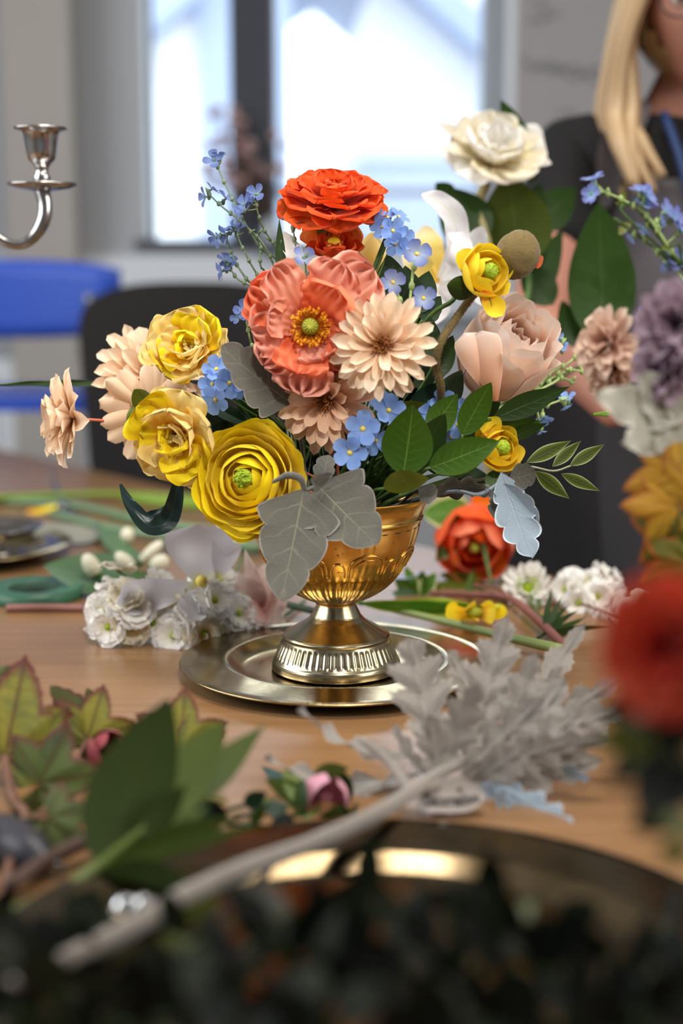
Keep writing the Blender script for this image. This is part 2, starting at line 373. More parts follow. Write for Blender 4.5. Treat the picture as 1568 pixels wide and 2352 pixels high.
# chairs far behind
st = thing('counter_stool', 'blue plastic high chair with a low back, far behind on the left', 'chair', (-.86, 3.2, 0))
def cpanel(x0, x1, z0, z1, y, t, bow=.05, n=12):
    V = []; 
    for j, z in enumerate(np.linspace(z0, z1, 6)):
        for i in range(n + 1):
            u = i / n * 2 - 1; k = 1 - abs(u) ** 4 * .25 * abs(j - 2.5) / 2.5
            V.append(((x0 + x1) / 2 + u * (x1 - x0) / 2, y + bow * (1 - u * u), (z0 + z1) / 2 + (z - (z0 + z1) / 2) * k))
    m = len(V); F = gridf(n + 1, 6); W = n + 1; V2 = [(a, b + t, c) for a, b, c in V]
    F2 = F + [tuple(i + m for i in q[::-1]) for q in F]
    for i in range(n): F2 += [(i + 1, i, i + m, i + 1 + m), (5 * W + i, 5 * W + i + 1, 5 * W + i + 1 + m, 5 * W + i + m)]
    for j in range(5): F2 += [(j * W, (j + 1) * W, (j + 1) * W + m, j * W + m), ((j + 1) * W + n, j * W + n, j * W + n + m, (j + 1) * W + n + m)]
    return V + V2, F2, None
wpart('backrest', cpanel(-1.12, -.46, .965, 1.13, 3.0, .012), BLUEP, st)
wpart('seat', box(-1.08, -.52, 3.03, 3.42, .81, .84), BLUEP, st, smooth=False)
for x in (-1.07, -.53):
    for y in (3.06, 3.4): wpart('leg', tubev([(x, y, 0), (x, y, .81)], .012, 8, 2), STEEL, st)
    wpart('back_post', tubev([(x, 3.06, .8), (x, 3.03, .97), (x, 3.02, 1.06)], .011, 8), STEEL, st)
bc = thing('high_back_chair', 'black upholstered chair with a rounded high back behind the bouquet', 'chair', (-.31, 2.95, 0))
ring = []
for k in range(2):
    for i in range(25):
        a = math.pi * i / 24; ring.append((-.30 + .225 * math.copysign(abs(math.cos(a)) ** .7, math.cos(a)), 2.86 + k * .07, .98 + .105 * abs(math.sin(a)) ** .7))
V = ring[:25] + [(-.30 + .20, 2.86, .5), (-.30 - .20, 2.86, .5)][::1]; V = ring[:25] + [(-.50, 2.86, .5), (-.10, 2.86, .5)] + ring[25:] + [(-.50, 2.93, .5), (-.10, 2.93, .5)]
n = 27; F = [tuple(range(n)), tuple(range(n, 2 * n))[::-1]] + [(i, i + n, (i + 1) % n + n, (i + 1) % n) for i in range(n)]
wpart('backrest', (V, F, None), BLACKC, bc, smooth=False)
wpart('seat', box(-.52, -.08, 2.45, 2.88, .45, .53), BLACKC, bc, smooth=False)
for x in (-.5, -.1):
    for y in (2.48, 2.86): wpart('leg', tubev([(x, y, 0), (x, y, .46)], .014, 8, 2), BLACKC, bc)
# dried flowers standing on the sill
sill = thing('dried_flower_bunch', 'dusty pink dried flower bunch on the window sill before the dark mullion', 'flowers', (-.25, YB - .07, WZ0))
PINKD = plain('dried_pink_florets', '#cfa8a2', .8, c2='#a98783', nscale=30); TWIG = plain('brown_twig', '#5c4636', .8)
wpart('pot', lathe([(.03, 0), (.04, .08), (.037, .08), (.028, .01)], 20), SILVER, sill) if False else None
q = []
vv = thing('sill_vase', 'small grey vase on the window sill holding dried pink flowers', 'vase', (-.20, YB - .09, 1.15))
mk('body', lathe([(.025, 0), (.035, .02), (.038, .06), (.02, .1), (.024, .115), (.02, .113), (.015, .1)], 20), STEEL, vv)
cl = []
for i in range(34):
    a = (-.20, YB - .09, 1.24); t = (-.27 + rnd(-.11, .12), YB - .10 + rnd(-.04, .04), 1.40 + rnd(-.06, .16))
    if t[0] > -.2 and t[2] > 1.5: t = (t[0] - .1, t[1], t[2] - .1)
    q.append(tubev([a, ((a[0] + t[0]) / 2 + rnd(-.01, .01), t[1], (a[2] + t[2]) / 2), t], .0015, 5, 3)); cl.append(dome(.016, .016, .013, Matrix.Translation(t), 8, 6))
wpart('stem', q, TWIG, sill); wpart('florets', cl, PINKD, sill)['kind'] = 'stuff'
# outside: white house with a grey gable roof, bare tree
HW = plain('white_render', '#f4f4f4', .8); HR = plain('blue_grey_roof', '#a2aec4', .7); HG = plain('blue_grey_glass', '#9fb0c8', .3)
ho = thing('house', 'pale gabled house across the street, seen blurred through the window', 'house', (2.3, 13, 0))
y0 = 13.0
wpart('wall', [box(-.1, 6.2, y0, y0 + 5, -1, 2.3)], HW, ho, smooth=False)
g = [(-.2, y0, 2.3), (6.4, y0, 2.3), (.6, y0, 4.6), (-.2, y0 + 5, 2.3), (6.4, y0 + 5, 2.3), (.6, y0 + 5, 4.6)]
wpart('gable', (g, [(0, 1, 2), (5, 4, 3), (0, 2, 5, 3), (1, 4, 5, 2), (0, 3, 4, 1)], None), HW, ho, smooth=False)
def slab(p, q_, th, yA, yB_): 
    V = [(p[0], yA, p[1]), (q_[0], yA, q_[1]), (q_[0], yA, q_[1] + th), (p[0], yA, p[1] + th)]; V += [(a, yB_, c) for a, _, c in V]
    return V, [(0, 1, 2, 3), (7, 6, 5, 4), (0, 4, 5, 1), (1, 5, 6, 2), (2, 6, 7, 3), (3, 7, 4, 0)], None
wpart('roof', [slab((-.35, 4.25), (2.6, 1.75), .35, y0 - .5, y0 + 5.2)], HR, ho, smooth=False)
wpart('roof', [slab((-.35, 4.25), (-2.4, 2.9), .35, y0 - .5, y0 + 5.2)], HR, ho, smooth=False)
wpart('window', box(.15, 1.1, y0 - .05, y0, 1.0, 2.1), HG, ho, smooth=False)
wpart('porch', box(.1, 2.6, y0 - 1.2, y0 - .1, -1, 1.95), plain('porch_grey', '#aab4c4', .7), ho, smooth=False)
h2 = thing('garage', 'low white garage with a sloping roof, seen through the narrow left pane', 'building', (-3.2, 11, 0))
wpart('wall', [box(-4.5, -1.07, 11, 12.2, -1, 3.6)], HW, h2, smooth=False)
wpart('roof', slab((-2.9, 1.59), (-1.0, 3.09), 1.6, 10.6, 12.3), HR, h2, smooth=False)
wpart('pale_backdrop', box(-1.06, -.42, 10.9, 12.2, -1, 4.6), HR, h2, smooth=False)  # added pale wall outside, standing in for a window frame that renders dark
tre = thing('bare_tree', 'bare lilac-tinged tree outside at the right edge of the window', 'tree', (1.75, 11, -1))
bt = []; random.seed(3)
BARK = plain('tree_bark', '#7a7486', .8)
wpart('trunk', tubev([(1.75, 11, -1), (1.7, 11, 1), (1.6, 11, 2.6), (1.5, 11, 4.2)], [.09, .07, .05, .02], 8), BARK, tre)
for i in range(46):
    z = rnd(1.2, 4); x = 1.7 - rnd(-.5, .9); e = (x, 11 + rnd(-.4, .4), z + rnd(.1, .7)); bt.append(tubev([(1.68, 11, z - .4), ((1.68 + x) / 2, 11, z), e], [.018, .01, .005], 5, 3))
wpart('branches', bt, BARK, tre)['kind'] = 'stuff'
tag(mk('street', box(-14, 14, YB + .5, 30, -1.1, -1.0), plain('pale_street', '#b9bcc2', .8), smooth=False), 'pale street outside the window', 'street')['kind'] = 'structure'
# ================================================================== the table
P1 = tb(1568, 1392); P2 = tb(0, 1032); dd = (P2 - P1).normalized()
A = P1 - dd * .95; B = P2 + dd * ((2.88 - P2.y) / dd.y); Cn = Vector((-2.0, .12, TBL)); 
poly = [(A.x, A.y), (B.x, B.y), (-1.9, B.y), (-1.9, .14), (A.x, .14)]
n = len(poly); TH = .03
V = [(x, y, TBL) for x, y in poly] + [(x, y, TBL - TH) for x, y in poly]
F = [tuple(range(n)), tuple(range(n, 2 * n))[::-1]] + [(i, i + n, (i + 1) % n + n, (i + 1) % n) for i in range(n)]
tab = thing('work_table', 'light oak veneer work table under all the flowers and trays', 'table', (0, 1.2, 0))
tt_ = wpart('tabletop', (V, F, None), WOOD, tab, smooth=False)
for x, y in ((-1.6, .3), (.85, .3), (.2, 1.3), (-1.5, 2.7)): wpart('leg', box(x - .03, x + .03, y - .03, y + .03, 0, TBL - TH), STEEL, tab, smooth=False)
# ================================================================== trays
def tray(name, label, cat, c, prof, mat, n=96, group=None):
    o = mk(name, lathe(prof, n, cap=False), mat, M=Matrix.Translation(c)); return tag(o, label, cat, group)
TC = tb(772, 1514, .012); TC.z = TBL
DT = dep(TC + Vector((0, 0, .01))); rt = 357 * DT / FPX
tp = [(.0001, .004), (.070, .004), (.080, .005), (.0885, .007), (.0945, .0135), (.0975, .0150), (.101, .0145), (rt - .01, .0125), (rt - .002, .0122), (rt, .0128), (rt + .0008, .0118), (rt - .001, .0105), (.097, .012), (.088, .003), (.078, .0008), (.0001, .0008)]
tray('round_tray', 'round polished brass tray with a raised well under the gold urn', 'tray', TC, [(r if r < .06 else r * 1.0, z) for r, z in tp], TRAYM)
BC = Vector((.018, .627, TBL)); rb = .205
tray('serving_tray', 'large brass tray in front, its curved rim half covered by dark leaves', 'tray', BC,
     [(.0001, .004), (.150, .004), (.158, .006), (.166, .014), (.172, .016), (rb - .006, .018), (rb, .020), (rb + .001, .0175), (rb - .008, .015), (.166, .012), (.156, .001), (.0001, .001)], BRASS2)
LC = tb(-70, 1262, .01); LC.z = TBL; 
tray('platter', 'shiny silver and gold platter at the left table side behind the green tape', 'tray', LC, [(.0001, .004), (.075, .004), (.085, .007), (.092, .016), (.097, .017), (.125, .019), (.1265, .017), (.095, .0145), (.088, .002), (.0001, .001)], TRAYM)
# little silver bowl standing on the platter
o = mk('footed_dish', lathe([(.03, 0), (.032, .004), (.012, .008), (.012, .018), (.05, .026), (.06, .034), (.062, .036), (.058, .033), (.03, .022), (.0001, .02)], 48, False), SILVER, M=Matrix.Translation(LC + Vector((.03, .0, .0045))))
tag(o, 'low silver dish standing on the platter at the left edge', 'dish')
# ================================================================== the gold urn
VX, VY = TC.x, TC.y
def zpy(py, y=None): return CAMZ + (y or VY) * math.tan(-PITCH - math.atan((py - 1176) / FPX))
Z0 = TBL + .0045; K = DT / FPX * .985
def rz(py, rpx): return (rpx * K, zpy(py) - Z0)
urn = thing('gold_urn', 'antique gold footed urn holding the bouquet, on the round tray', 'vase', (VX, VY, Z0))
bowlp = [rz(1385, 44), rz(1379, 52), rz(1370, 74), rz(1358, 96), rz(1345, 115), rz(1330, 131), rz(1312, 146), rz(1290, 160), rz(1268, 172), rz(1245, 181), rz(1222, 188), rz(1200, 193), rz(1190, 195), rz(1187, 199), rz(1182, 200), rz(1179, 197), rz(1165, 200), rz(1152, 206), rz(1142, 214), rz(1136, 221), rz(1133, 222)]
# dense flutes: resample and displace
def resample(p, n):
    t = np.linspace(0, len(p) - 1, n); i = np.arange(len(p)); return np.interp(t, i, [a for a, _ in p]), np.interp(t, i, [b for _, b in p])
rr_, zz_ = resample(bowlp, 70); N = 216; a = np.linspace(0, 2 * np.pi, N, endpoint=False)
V = []; zt = zpy(1300) - Z0; zu = zpy(1195) - Z0
for r, z in zip(rr_, zz_):
    lo = ss(.0, .012, z - zz_[0]) * (1 - ss(zt - .004, zt + .004, z)); up = ss(zt + .002, zt + .01, z) * (1 - ss(zu - .006, zu, z))
    fl = lo * .0011 * np.abs(np.cos(a * 24)) + up * .0007 * np.exp(-((((a * 4 / np.pi) % 1.0) - .5) / .12) ** 2) * np.cos(a * 64) 
    V.append(np.stack([(r + fl) * np.cos(a), (r + fl) * np.sin(a), np.full(N, z)], -1))
rin, zin = rr_[::-1][2::4] - .0025, zz_[::-1][2::4]
for r, z in zip(rin, zin): V.append(np.stack([max(r, .002) * np.cos(a), max(r, .002) * np.sin(a), np.full(N, z + .001)], -1))
V = np.concatenate(V); mk('bowl', (V, gridf(N, 70 + len(rin), True), None), GOLD, urn)
def surf_r(z): return float(np.interp(z, zz_, rr_))
def arch(phi, w, zb, zt_, off=.0012):
    pts = []
    for k in range(15):
        t = k / 14; ang = phi + w * -math.cos(math.pi * t) ; z = zb + (zt_ - zb) * math.sin(math.pi * t) ** .55
        r = surf_r(z) + off * .3; pts.append((r * math.cos(ang), r * math.sin(ang), z))
    return pts
for k in range(8):
    ph = -math.pi / 2 + R(24) + k * math.pi / 4
    mk('arch_relief', tubev(arch(ph, .25, zt + .002, zpy(1246) - Z0), .0011, 8, 3), GOLD, urn)
    mk('arch_relief', tubev(arch(ph + math.pi / 8, .09, zt + .002, zpy(1262) - Z0), .0009, 8, 3), GOLD, urn)
    mk('arch_relief', tubev(arch(ph, .19, zt + .002, zpy(1256) - Z0), .0006, 6, 3), GOLD, urn)
footp = [rz(1383, 44), rz(1390, 47), rz(1400, 52), rz(1412, 58), rz(1422, 68), rz(1432, 84), rz(1441, 100), rz(1448, 113), rz(1452, 121), rz(1457, 125), rz(1462, 124), rz(1467, 126), rz(1480, 132), rz(1495, 139), rz(1506, 143), rz(1511, 147), rz(1517, 149), (150 * K, .0035), (150 * K, .001), (146 * K, 0), (.01, 0)]
rf_, zf_ = resample(footp, 90); V = []; za, zb_ = zpy(1467) - Z0, zpy(1506) - Z0
for r, z in zip(rf_, zf_):
    w_ = ss(zb_, zb_ + .003, z) * (1 - ss(za - .003, za, z)); V.append(np.stack([(r - w_ * .0016 * (np.abs(np.cos(a * 27)) ** .6 * -1 + 1)) * np.cos(a), (r - w_ * .0016 * (np.abs(np.cos(a * 27)) ** .6 * -1 + 1)) * np.sin(a), np.full(N, z)], -1))
V = np.concatenate(V); mk('foot', (V, gridf(N, 90, True)[::-1], None), PALEGOLD, urn)
mk('collar', lathe([(44 * K, rz(1386, 0)[1]), (48 * K, rz(1384, 0)[1]), (46 * K, rz(1381, 0)[1])], 60, False), GOLD, urn)
# floral foam inside
fo = mk('floral_foam', lathe([(.0001, zz_[0] + .03), (.05, zz_[0] + .03), (.074, zpy(1200) - Z0), (.07, zpy(1178) - Z0), (.0001, zpy(1172) - Z0)], 32, False), plain('dark_green_foam', '#1c2a18', .95, bump=.6), M=Matrix.Translation((VX, VY, Z0)))
tag(fo, 'dark green floral foam block filling the urn under the stems', 'foam')
# ================================================================== candelabra arm at the left
D = 1.42; cx = lambda p, q_: at(p, q_, D)
c0 = at(100, 430, D); k = D / FPX
can = thing('candelabra', 'silver candelabra at the left, one curved arm with candle cup in view', 'candelabra', (at(-330, 560, D).x, c0.y, TBL))
Mc = can.matrix_basis.inverted() @ Matrix.Translation(at(98, 430, D))
cup = [(8, -6), (12, 0), (18, 12), (20, 22), (15, 32), (14, 40), (20, 52), (31, 62), (34, 76), (37, 96), (40, 116), (44, 126), (61, 129), (62, 133), (40, 134), (33, 126), (30, 90), (1, 80)]
mk('candle_cup', lathe([(r * k, z * k) for r, z in cup], 40, False), SILVER, can, Mc)
mk('drip_pan', lathe([(1 * k, -4 * k), (30 * k, -7 * k), (60 * k, -2 * k), (80 * k, 5 * k), (81 * k, 9 * k), (60 * k, 3 * k), (20 * k, 2 * k), (1 * k, 3 * k)], 48, False), SILVER, can, Mc)
wpart('arm', tubev([cx(97, 438), cx(104, 470), cx(102, 500), cx(85, 535), cx(55, 560), cx(18, 558), cx(-14, 535), cx(-40, 500), cx(-90, 470), cx(-170, 470), cx(-250, 520), cx(-322, 600)], [19 * k, 17 * k, 15 * k, 12 * k, 11 * k, 9 * k, 8 * k, 9 * k, 9 * k, 10 * k], 14, 8), SILVER, can)
sx = at(-330, 600, D); zb0 = sx.z - TBL
mk('stem', lathe([(.06, 0), (.062, .006), (.05, .012), (.02, .03), (.012, .06), (.016, .1), (.009, .14), (.009, zb0 - .03), (.016, zb0 - .01), (.01, zb0 + .03), (.001, zb0 + .05)], 32, False), SILVER, can)
# green floral tape roll
TAPE = plain('green_floral_tape', '#2f5b43', .35, c2='#3b6a50'); TG = tb(78, 1372, .0); 
tp_ = thing('tape_roll', 'roll of green floral tape lying flat at the left table edge', 'tape', (TG.x, TG.y, TBL))
kt = dep(TG) / FPX; R0, R1, hh = 60 * kt, 112 * kt, .013
mk('tape', lathe([(R0, .001), (R1, 0), (R1 + .0004, .002), (R1, hh), (R1 - .003, hh + .0004), (R0 + .002, hh - .001), (R0, hh - .001), (R0, .001)], 64, False), TAPE, tp_)
mk('core', lathe([(R0 - .0001, .001), (R0 - .0001, hh - .002), (R0 - .0025, hh - .002), (R0 - .0025, .001)], 48, False), plain('dark_green_core', '#2a4638', .7), tp_)
# ================================================================== flower kit
def px(n, D): return n * D / FPX
YEL = petalm('golden_petal', '#fca818', '#ffd60c', '#ffe81c', .12, .2, scol='#f9ac18')
YEL2 = petalm('soft_yellow_petal', '#f8b81c', '#fdd350', '#feeaa0', .22, .35, scol='#f0b32e')
LEM = petalm('lemon_petal', '#f5803a', '#f8d21c', '#fbe436', .2, .3, scol='#f6b020')
ORG = petalm('orange_petal', '#f08a10', '#ee5a14', '#f2601c', .3, .3, scol='#e23c10')
ORG2 = petalm('orange_back_petal', '#f39a12', '#f4880f', '#ee5a16', .3, .35, scol='#ef6a12')
COR = petalm('coral_petal', '#fb7c46', '#ffa07a', '#ffb8a0', .35, .25, scol='#ffd0c2')
COR2 = petalm('deep_coral_petal', '#f4602c', '#fd7c4c', '#fe9068', .3, .28, scol='#ff9c7a')
PCH = petalm('peach_petal', '#a8643c', '#fbd3aa', '#feead0', .3, .25, scol='#f6c498', p=(0, .22, .9))
PCH2 = petalm('dusky_peach_petal', '#9a5a3c', '#efbe98', '#f6d2b2', .3, .25, scol='#d99c78', p=(0, .22, .9))
ROSE = petalm('peach_rose_petal', '#f9ac84', '#fdcaa8', '#ffe6d4', .12, .28, scol='#f8b994', edge='#fff4ec')
BLU = petalm('sky_blue_petal', '#a0bdf0', '#86abec', '#96b8f4', .2, .3, scol='#5f86d6', rough=.55)
BLUV = petalm('translucent_violet_blue_petal', '#cfdcf2', '#9fb2e4', '#7480c8', .2, .45, scol='#8fa4dc', rough=.35)
BLUD = petalm('dusk_blue_petal', '#8ba2d2', '#6d84bd', '#5c6fa8', .2, .3, rough=.4)
WHT = petalm('white_petal', '#efe6b0', '#faf6ee', '#fdfbf7', .08, .3, scol='#ece8e2')
CRM = petalm('cream_petal', '#e0b958', '#efe2b8', '#f4efe2', .15, .35, scol='#e5d5a0')
PNK = petalm('blush_pink_petal', '#c98a80', '#eccfc4', '#f3e6dc', .4, .35, scol='#d9a098')
RED = petalm('orange_red_petal', '#f0a03c', '#e5502a', '#ee6a34', .4, .3, scol='#d02818')
GRN = leafm('fresh_green_leaf', '#33520c', '#436418', '#86a845', 8, .5, rough=.35)
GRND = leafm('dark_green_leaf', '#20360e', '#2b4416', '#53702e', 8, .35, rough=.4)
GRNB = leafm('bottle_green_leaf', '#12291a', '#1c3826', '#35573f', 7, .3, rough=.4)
OLV = leafm('olive_leaf', '#5a6a1c', '#6f7a28', '#93a045', 6, .4, rough=.4)
VARI = leafm('ruscus_leaf', '#4c5c12', '#5f6c1e', '#7d8b3a', 9, .25, edge='#9aa67c', ew=.8, rough=.4, inner='#3a4712')
DUST = leafm('grey_felt_leaf', '#4b4948', '#595756', '#a0a084', 5, .75, edge='#8d8986', ew=.96, rough=.95, sheen=.5, fuzz=.3, transl=.12, vw=.028, bump=.7, spec=.1)
DUSTB = leafm('window_tinted_felt_leaf', '#7e90a0', '#93a4b3', '#bccad4', 6, .5, edge='#c8d6e0', ew=.9, rough=.95, sheen=.6, fuzz=.3, transl=.15, vw=.05, bump=.7, spec=.1)  # bluish window light is put into this felt colour
DUSTW = leafm('pale_felt_leaf', '#857e78', '#9a938c', '#cfc8be', 5, .7, edge='#bdb7b0', ew=.95, rough=.95, sheen=.5, fuzz=.28, transl=.18, vw=.05, bump=.9, spec=.1)
STG = plain('green_stem', '#4c6b2a', .5, c2='#3b5620', nscale=60); STD = plain('dark_green_stem', '#26401a', .5, c2='#1c3215', nscale=60)
STC = plain('coral_stem', '#d9765a', .5); STP = plain('pale_jointed_stem', '#a9bd78', .45, c2='#8fa862', nscale=50)
STS = plain('sage_stem', '#6d8466', .5, c2='#839a78', nscale=50); STB = plain('brown_woody_stem', '#6b4a3c', .7, c2='#84604e', nscale=60, bump=.3)
PODG = plain('green_pod', '#8a8f1e', .6); STAM = plain('orange_anther', '#f5a414', .6); BRT = plain('brown_stamen', '#9c5a2c', .7, c2='#c68a4c', nscale=200)
LIME = plain('lime_centre', '#a9bf28', .7, c2='#7f9a1a', nscale=180, bump=.6, bscale=260); FUZZ = plain('brown_fuzz', '#5c4d28', .95, c2='#7f6c40', nscale=120, bump=.8, bscale=400, sheen=.15)
YC = plain('yellow_eye', '#e8d060', .6)
MOUTH = Vector((VX, VY, zpy(1150)))
def mouth(i=None): return MOUTH + Vector((rnd(-.045, .045), rnd(-.04, .04), 0))
def stem_to(root, head, back, r=.0016, mat=STG, via=None, name='stem', m=None):
    """stem from the flower's back down into the urn"""
    m = m or mouth(); head = Vector(head)
    pts = [head, head + Vector(back) * .02] + ([Vector(x) for x in via] if via else []) + [m + (head - m) * .25 + Vector((0, 0, -.004)), m + Vector((0, 0, -.012)), Vector((VX + (m.x - VX) * .5, VY + (m.y - VY) * .5, MOUTH.z - .055))]
    return wpart(name, tubev(pts, r, 7, 5), mat, root)
def zaxis(M): return Vector((M[0][2], M[1][2], M[2][2]))
def head(px_, py, D, face, spin=0.0): return facing(at(px_, py, D), *face, spin)
# ------------------------------------------------------------------ poppy
M = head(712, 752, 1.165, (.02, .10, 1), 0)
pop = thing('poppy', 'large ruffled coral poppy with orange stamens at the front of the bouquet', 'flower', M)
def pput(q, mat, root, ang, tilt, r0, z0=0, name='petal', roll=0.0, label=None):
    return put(name, MB().add(*q).mesh(name, mat), root, RZ(ang) @ TR(0, r0, z0) @ RX(tilt) @ RY(roll), label)
D = 1.165; u_ = px(1, D)
for ang, L, W, tilt, mt, rv in ((32, 176, 58, 36, COR, .25), (-27, 176, 72, 34, COR, -.2), (-48, 200, 92, 20, COR, -.1), (-86, 150, 80, 22, COR, 0), (56, 165, 74, 18, COR2, .1), (92, 132, 74, 22, COR, .1), (130, 135, 62, 20, COR, 0), (172, 152, 78, 16, COR, 0), (-140, 118, 70, 20, COR2, .0)):
    pput(sheet(L * u_ * .9, W * u_ * .92, 'fan', 31, 26, bend=R(4), bend2=-R(44), cup=.05, ruf=.0058, rf=3.1, ph=ang * .2, tipruf=.0066, pleat=.16), mt, pop, R(ang), R(tilt), .006, -.008, roll=rv)
for ang, L, W, tilt, mt in ((-34, 132, 66, 44, COR2), (74, 104, 46, 30, COR), (165, 116, 66, 28, COR2), (-160, 84, 52, 34, COR), (-98, 96, 56, 36, COR2)):
    pput(sheet(L * u_ * .95, W * u_, 'fan', 27, 22, bend=R(14), bend2=-R(30), cup=.2, ruf=.004, rf=3.2, ph=ang * .3, tipruf=.0042, pleat=.2), mt, pop, R(ang), R(tilt), .005, -.005)
mk('pod', [dome(.0072, .0072, .0085, TR(0, 0, .010)), lathe([(.0001, .0205), (.006, .019), (.0065, .0175), (.004, .0165)], 24, False)], PODG, pop)
mk('pod_ray', [tubev([(0, 0, .0208), (.0055 * math.cos(a), .0055 * math.sin(a), .0196)], .0004, 5, 2) for a in np.linspace(0, 2 * math.pi, 13)[:-1]], plain('pale_green_ray', '#c9cc4a', .6), pop)
q = []
for i in range(150):
    a = rnd(0, 2 * math.pi); r1 = rnd(.011, .0165); z = rnd(.006, .017) ; p1 = (r1 * math.cos(a), r1 * math.sin(a), z)
    q.append(tubev([(.004 * math.cos(a), .004 * math.sin(a), .002), (r1 * .6 * math.cos(a), r1 * .6 * math.sin(a), z * .6), p1], .00028, 4, 2)); q.append(dome(.0010, .0010, .0015, TR(*p1) @ RX(rnd(0, 3)), 6, 5))
mk('stamens', q, STAM, pop)
stem_to(pop, at(712, 760, 1.185), (0, 1, -.3), .002)
leafw(pop, at(668, 800, 1.19), at(592, 815, 1.175), px(20, 1.18), OLV, lobed(3, .5, 'lance'), name='leaf', sweep=.4, nv=30)
leafw(pop, at(665, 790, 1.19), at(612, 775, 1.18), px(14, 1.18), GRN, lobed(2, .4, 'lance'), name='leaf', sweep=.4, nv=30)
# ------------------------------------------------------------------ peach mums
def mum(label, px_, py, D, face, Rp, spin=0.0, mats=(PCH, PCH), layers=((19, 1.0, 6, 0.135), (16, .88, 22, .13), (12, .66, 40, .125)), stem=STC, hub=True, sepal=None, sq=None, group='peach mums in the bouquet', m=None, via=None, dostem=True, name='peach_mum'):
    M = head(px_, py, D, face, spin); t = thing(name, label, 'flower', M, group); L = px(Rp, D)
    for li, (n, f, tilt, wf) in enumerate(layers):
        base = [sheet(L * f * rnd(.93, 1.05), L * wf * rnd(.85, 1.1), 'strap', 7, 12, bend=R(rnd(-4, 20)), bend2=R(rnd(-45, 10)), cup=rnd(.35, .9), ph=i) for i in range(4)]
        ms = [MB().add(*b).mesh('petal', mats[li % len(mats)]) for b in base]
        for i in range(n):
            put('petal', ms[i % 4], t, RZ(2 * math.pi * (i + rnd(-.22, .22)) / n + li * .2) @ TR(0, L * .05, L * .03 * li) @ RX(R(tilt + rnd(-7, 7))) @ RY(rnd(-.25, .25)))
    if hub:
        q = [dome(L * .11, L * .11, L * .09, TR(0, 0, L * .07))]
        for i in range(130):
            a = rnd(0, 6.28); r0 = L * rnd(.02, .13); r1 = r0 + L * rnd(.02, .13); z = L * rnd(.18, .36)
            q.append(tubev([(r0 * math.cos(a), r0 * math.sin(a), L * .08), (r1 * math.cos(a + .2), r1 * math.sin(a + .2), z)], L * .008, 4, 1, smooth=False)); q.append(dome(L * .014, L * .014, L * .02, TR(r1 * math.cos(a + .2), r1 * math.sin(a + .2), z), 5, 4))
        mk('stamens', q, BRT, t)
    mk('calyx', lathe([(.001, -L * .16), (L * .05, -L * .14), (L * .09, -L * .04), (L * .12, L * .02), (.001, L * .02)], 16, False), sepal or STG, t)
    z = zaxis(M)
    if dostem: stem_to(t, M.translation - z * L * .12, -z, .0013, stem, m=m, via=via)
    return t
mum('peach mum with brown centre facing forward, right beside the coral poppy', 880, 795, 1.15, (-.18, .12, 1), 118, .15, layers=((19, 1.06, 4, .13), (17, .93, 18, .13), (13, .72, 34, .125)))
mum('dusky peach mum tucked under the coral poppy, facing down left', 752, 915, 1.19, (-.30, -.10, .85), 122, .5, mats=(PCH2, PCH2), layers=((19, 1.04, 6, .135), (15, .9, 20, .13), (11, .68, 36, .125)), m=at(775, 1000, 1.21))
mum('peach mum at the far left end, turned sideways on a coral stem', 172, 962, 1.26, (-.93, .10, .36), 118, .2, layers=((15, 1.0, 10, .19), (14, .85, 30, .18), (12, .65, 50, .17)), via=[at(235, 968, 1.27), at(320, 980, 1.28), at(480, 1040, 1.28)])
mum('peach mum behind the upper yellow flower, petals fanned up and left', 345, 872, 1.31, (.15, .42, .80), 132, .1, via=[at(480, 990, 1.3)])
q = mum('peach mum seen from behind with a green calyx, over the dark chair', 345, 945, 1.275, (-.18, -.15, -.8), 118, .3, hub=False, layers=((15, 1.0, 6, .19), (13, .9, 18, .18)), stem=STC, via=[at(430, 1010, 1.27)])
for k in range(5): put('sepal', MB().add(*sheet(px(60, 1.275), px(24, 1.275), 'ovate', 7, 9, bend=R(-30), cup=.3)).mesh('sepal', OLV), q, RZ(k * 1.256 + .3) @ TR(0, .002, -.004) @ RX(-R(4)))
# ------------------------------------------------------------------ ruffled yellow flowers on the left
def ruffle(label, px_, py, D, face, Rp, mats, spin=0, ws=.5, opn=1.0, group=None, name='ruffled_yellow_flower', nv=22, lo=6, li=5, centre=None, stem=STG, m=None, cat='flower', amp=1.0, via=None, dostem=True):
    M = head(px_, py, D, face, spin); t = thing(name, label, cat, M, group); L = px(Rp, D)
    for ly, (n, f, tilt) in enumerate(((lo, 1.0, 12 * opn), (li, .84, 36 * opn), (4, .64, 58), (3, .44, 72))):
        for i in range(n):
            pput(sheet(L * f * rnd(.82, 1.12), L * f * ws * rnd(.85, 1.15), 'fan', 19, nv, bend=R(rnd(15, 50)), bend2=-R(rnd(10, 85)), cup=rnd(.15, .45), ruf=L * .055 * amp, rf=rnd(1.5, 2.6), ph=rnd(0, 6), tipruf=L * .05 * amp, pleat=.3), mats[(i + ly) % len(mats)], t, 2 * math.pi * (i + rnd(-.2, .2)) / n + ly * .6, R(tilt + rnd(-8, 8)), L * .04, 0)
    mk('calyx', lathe([(.001, -L * .14), (L * .05, -L * .12), (L * .10, -L * .02), (L * .08, L * .04), (.001, L * .05)], 14, False), stem, t)
    if centre: mk('centre', dome(L * .13, L * .13, L * .16, TR(0, 0, L * .12)), centre, t)
    z = zaxis(M)
    if dostem: stem_to(t, M.translation - z * L * .1, -z, .0017, stem, m=m, via=via)
    return t
ruffle('upper ruffled yellow flower, its petals open above the blue florets', 442, 812, 1.24, (-.25, .45, .8), 100, (YEL2, YEL2, YEL), .4, .62, group='ruffled yellow flowers at the left', amp=1.1, m=at(620, 1090, 1.27))
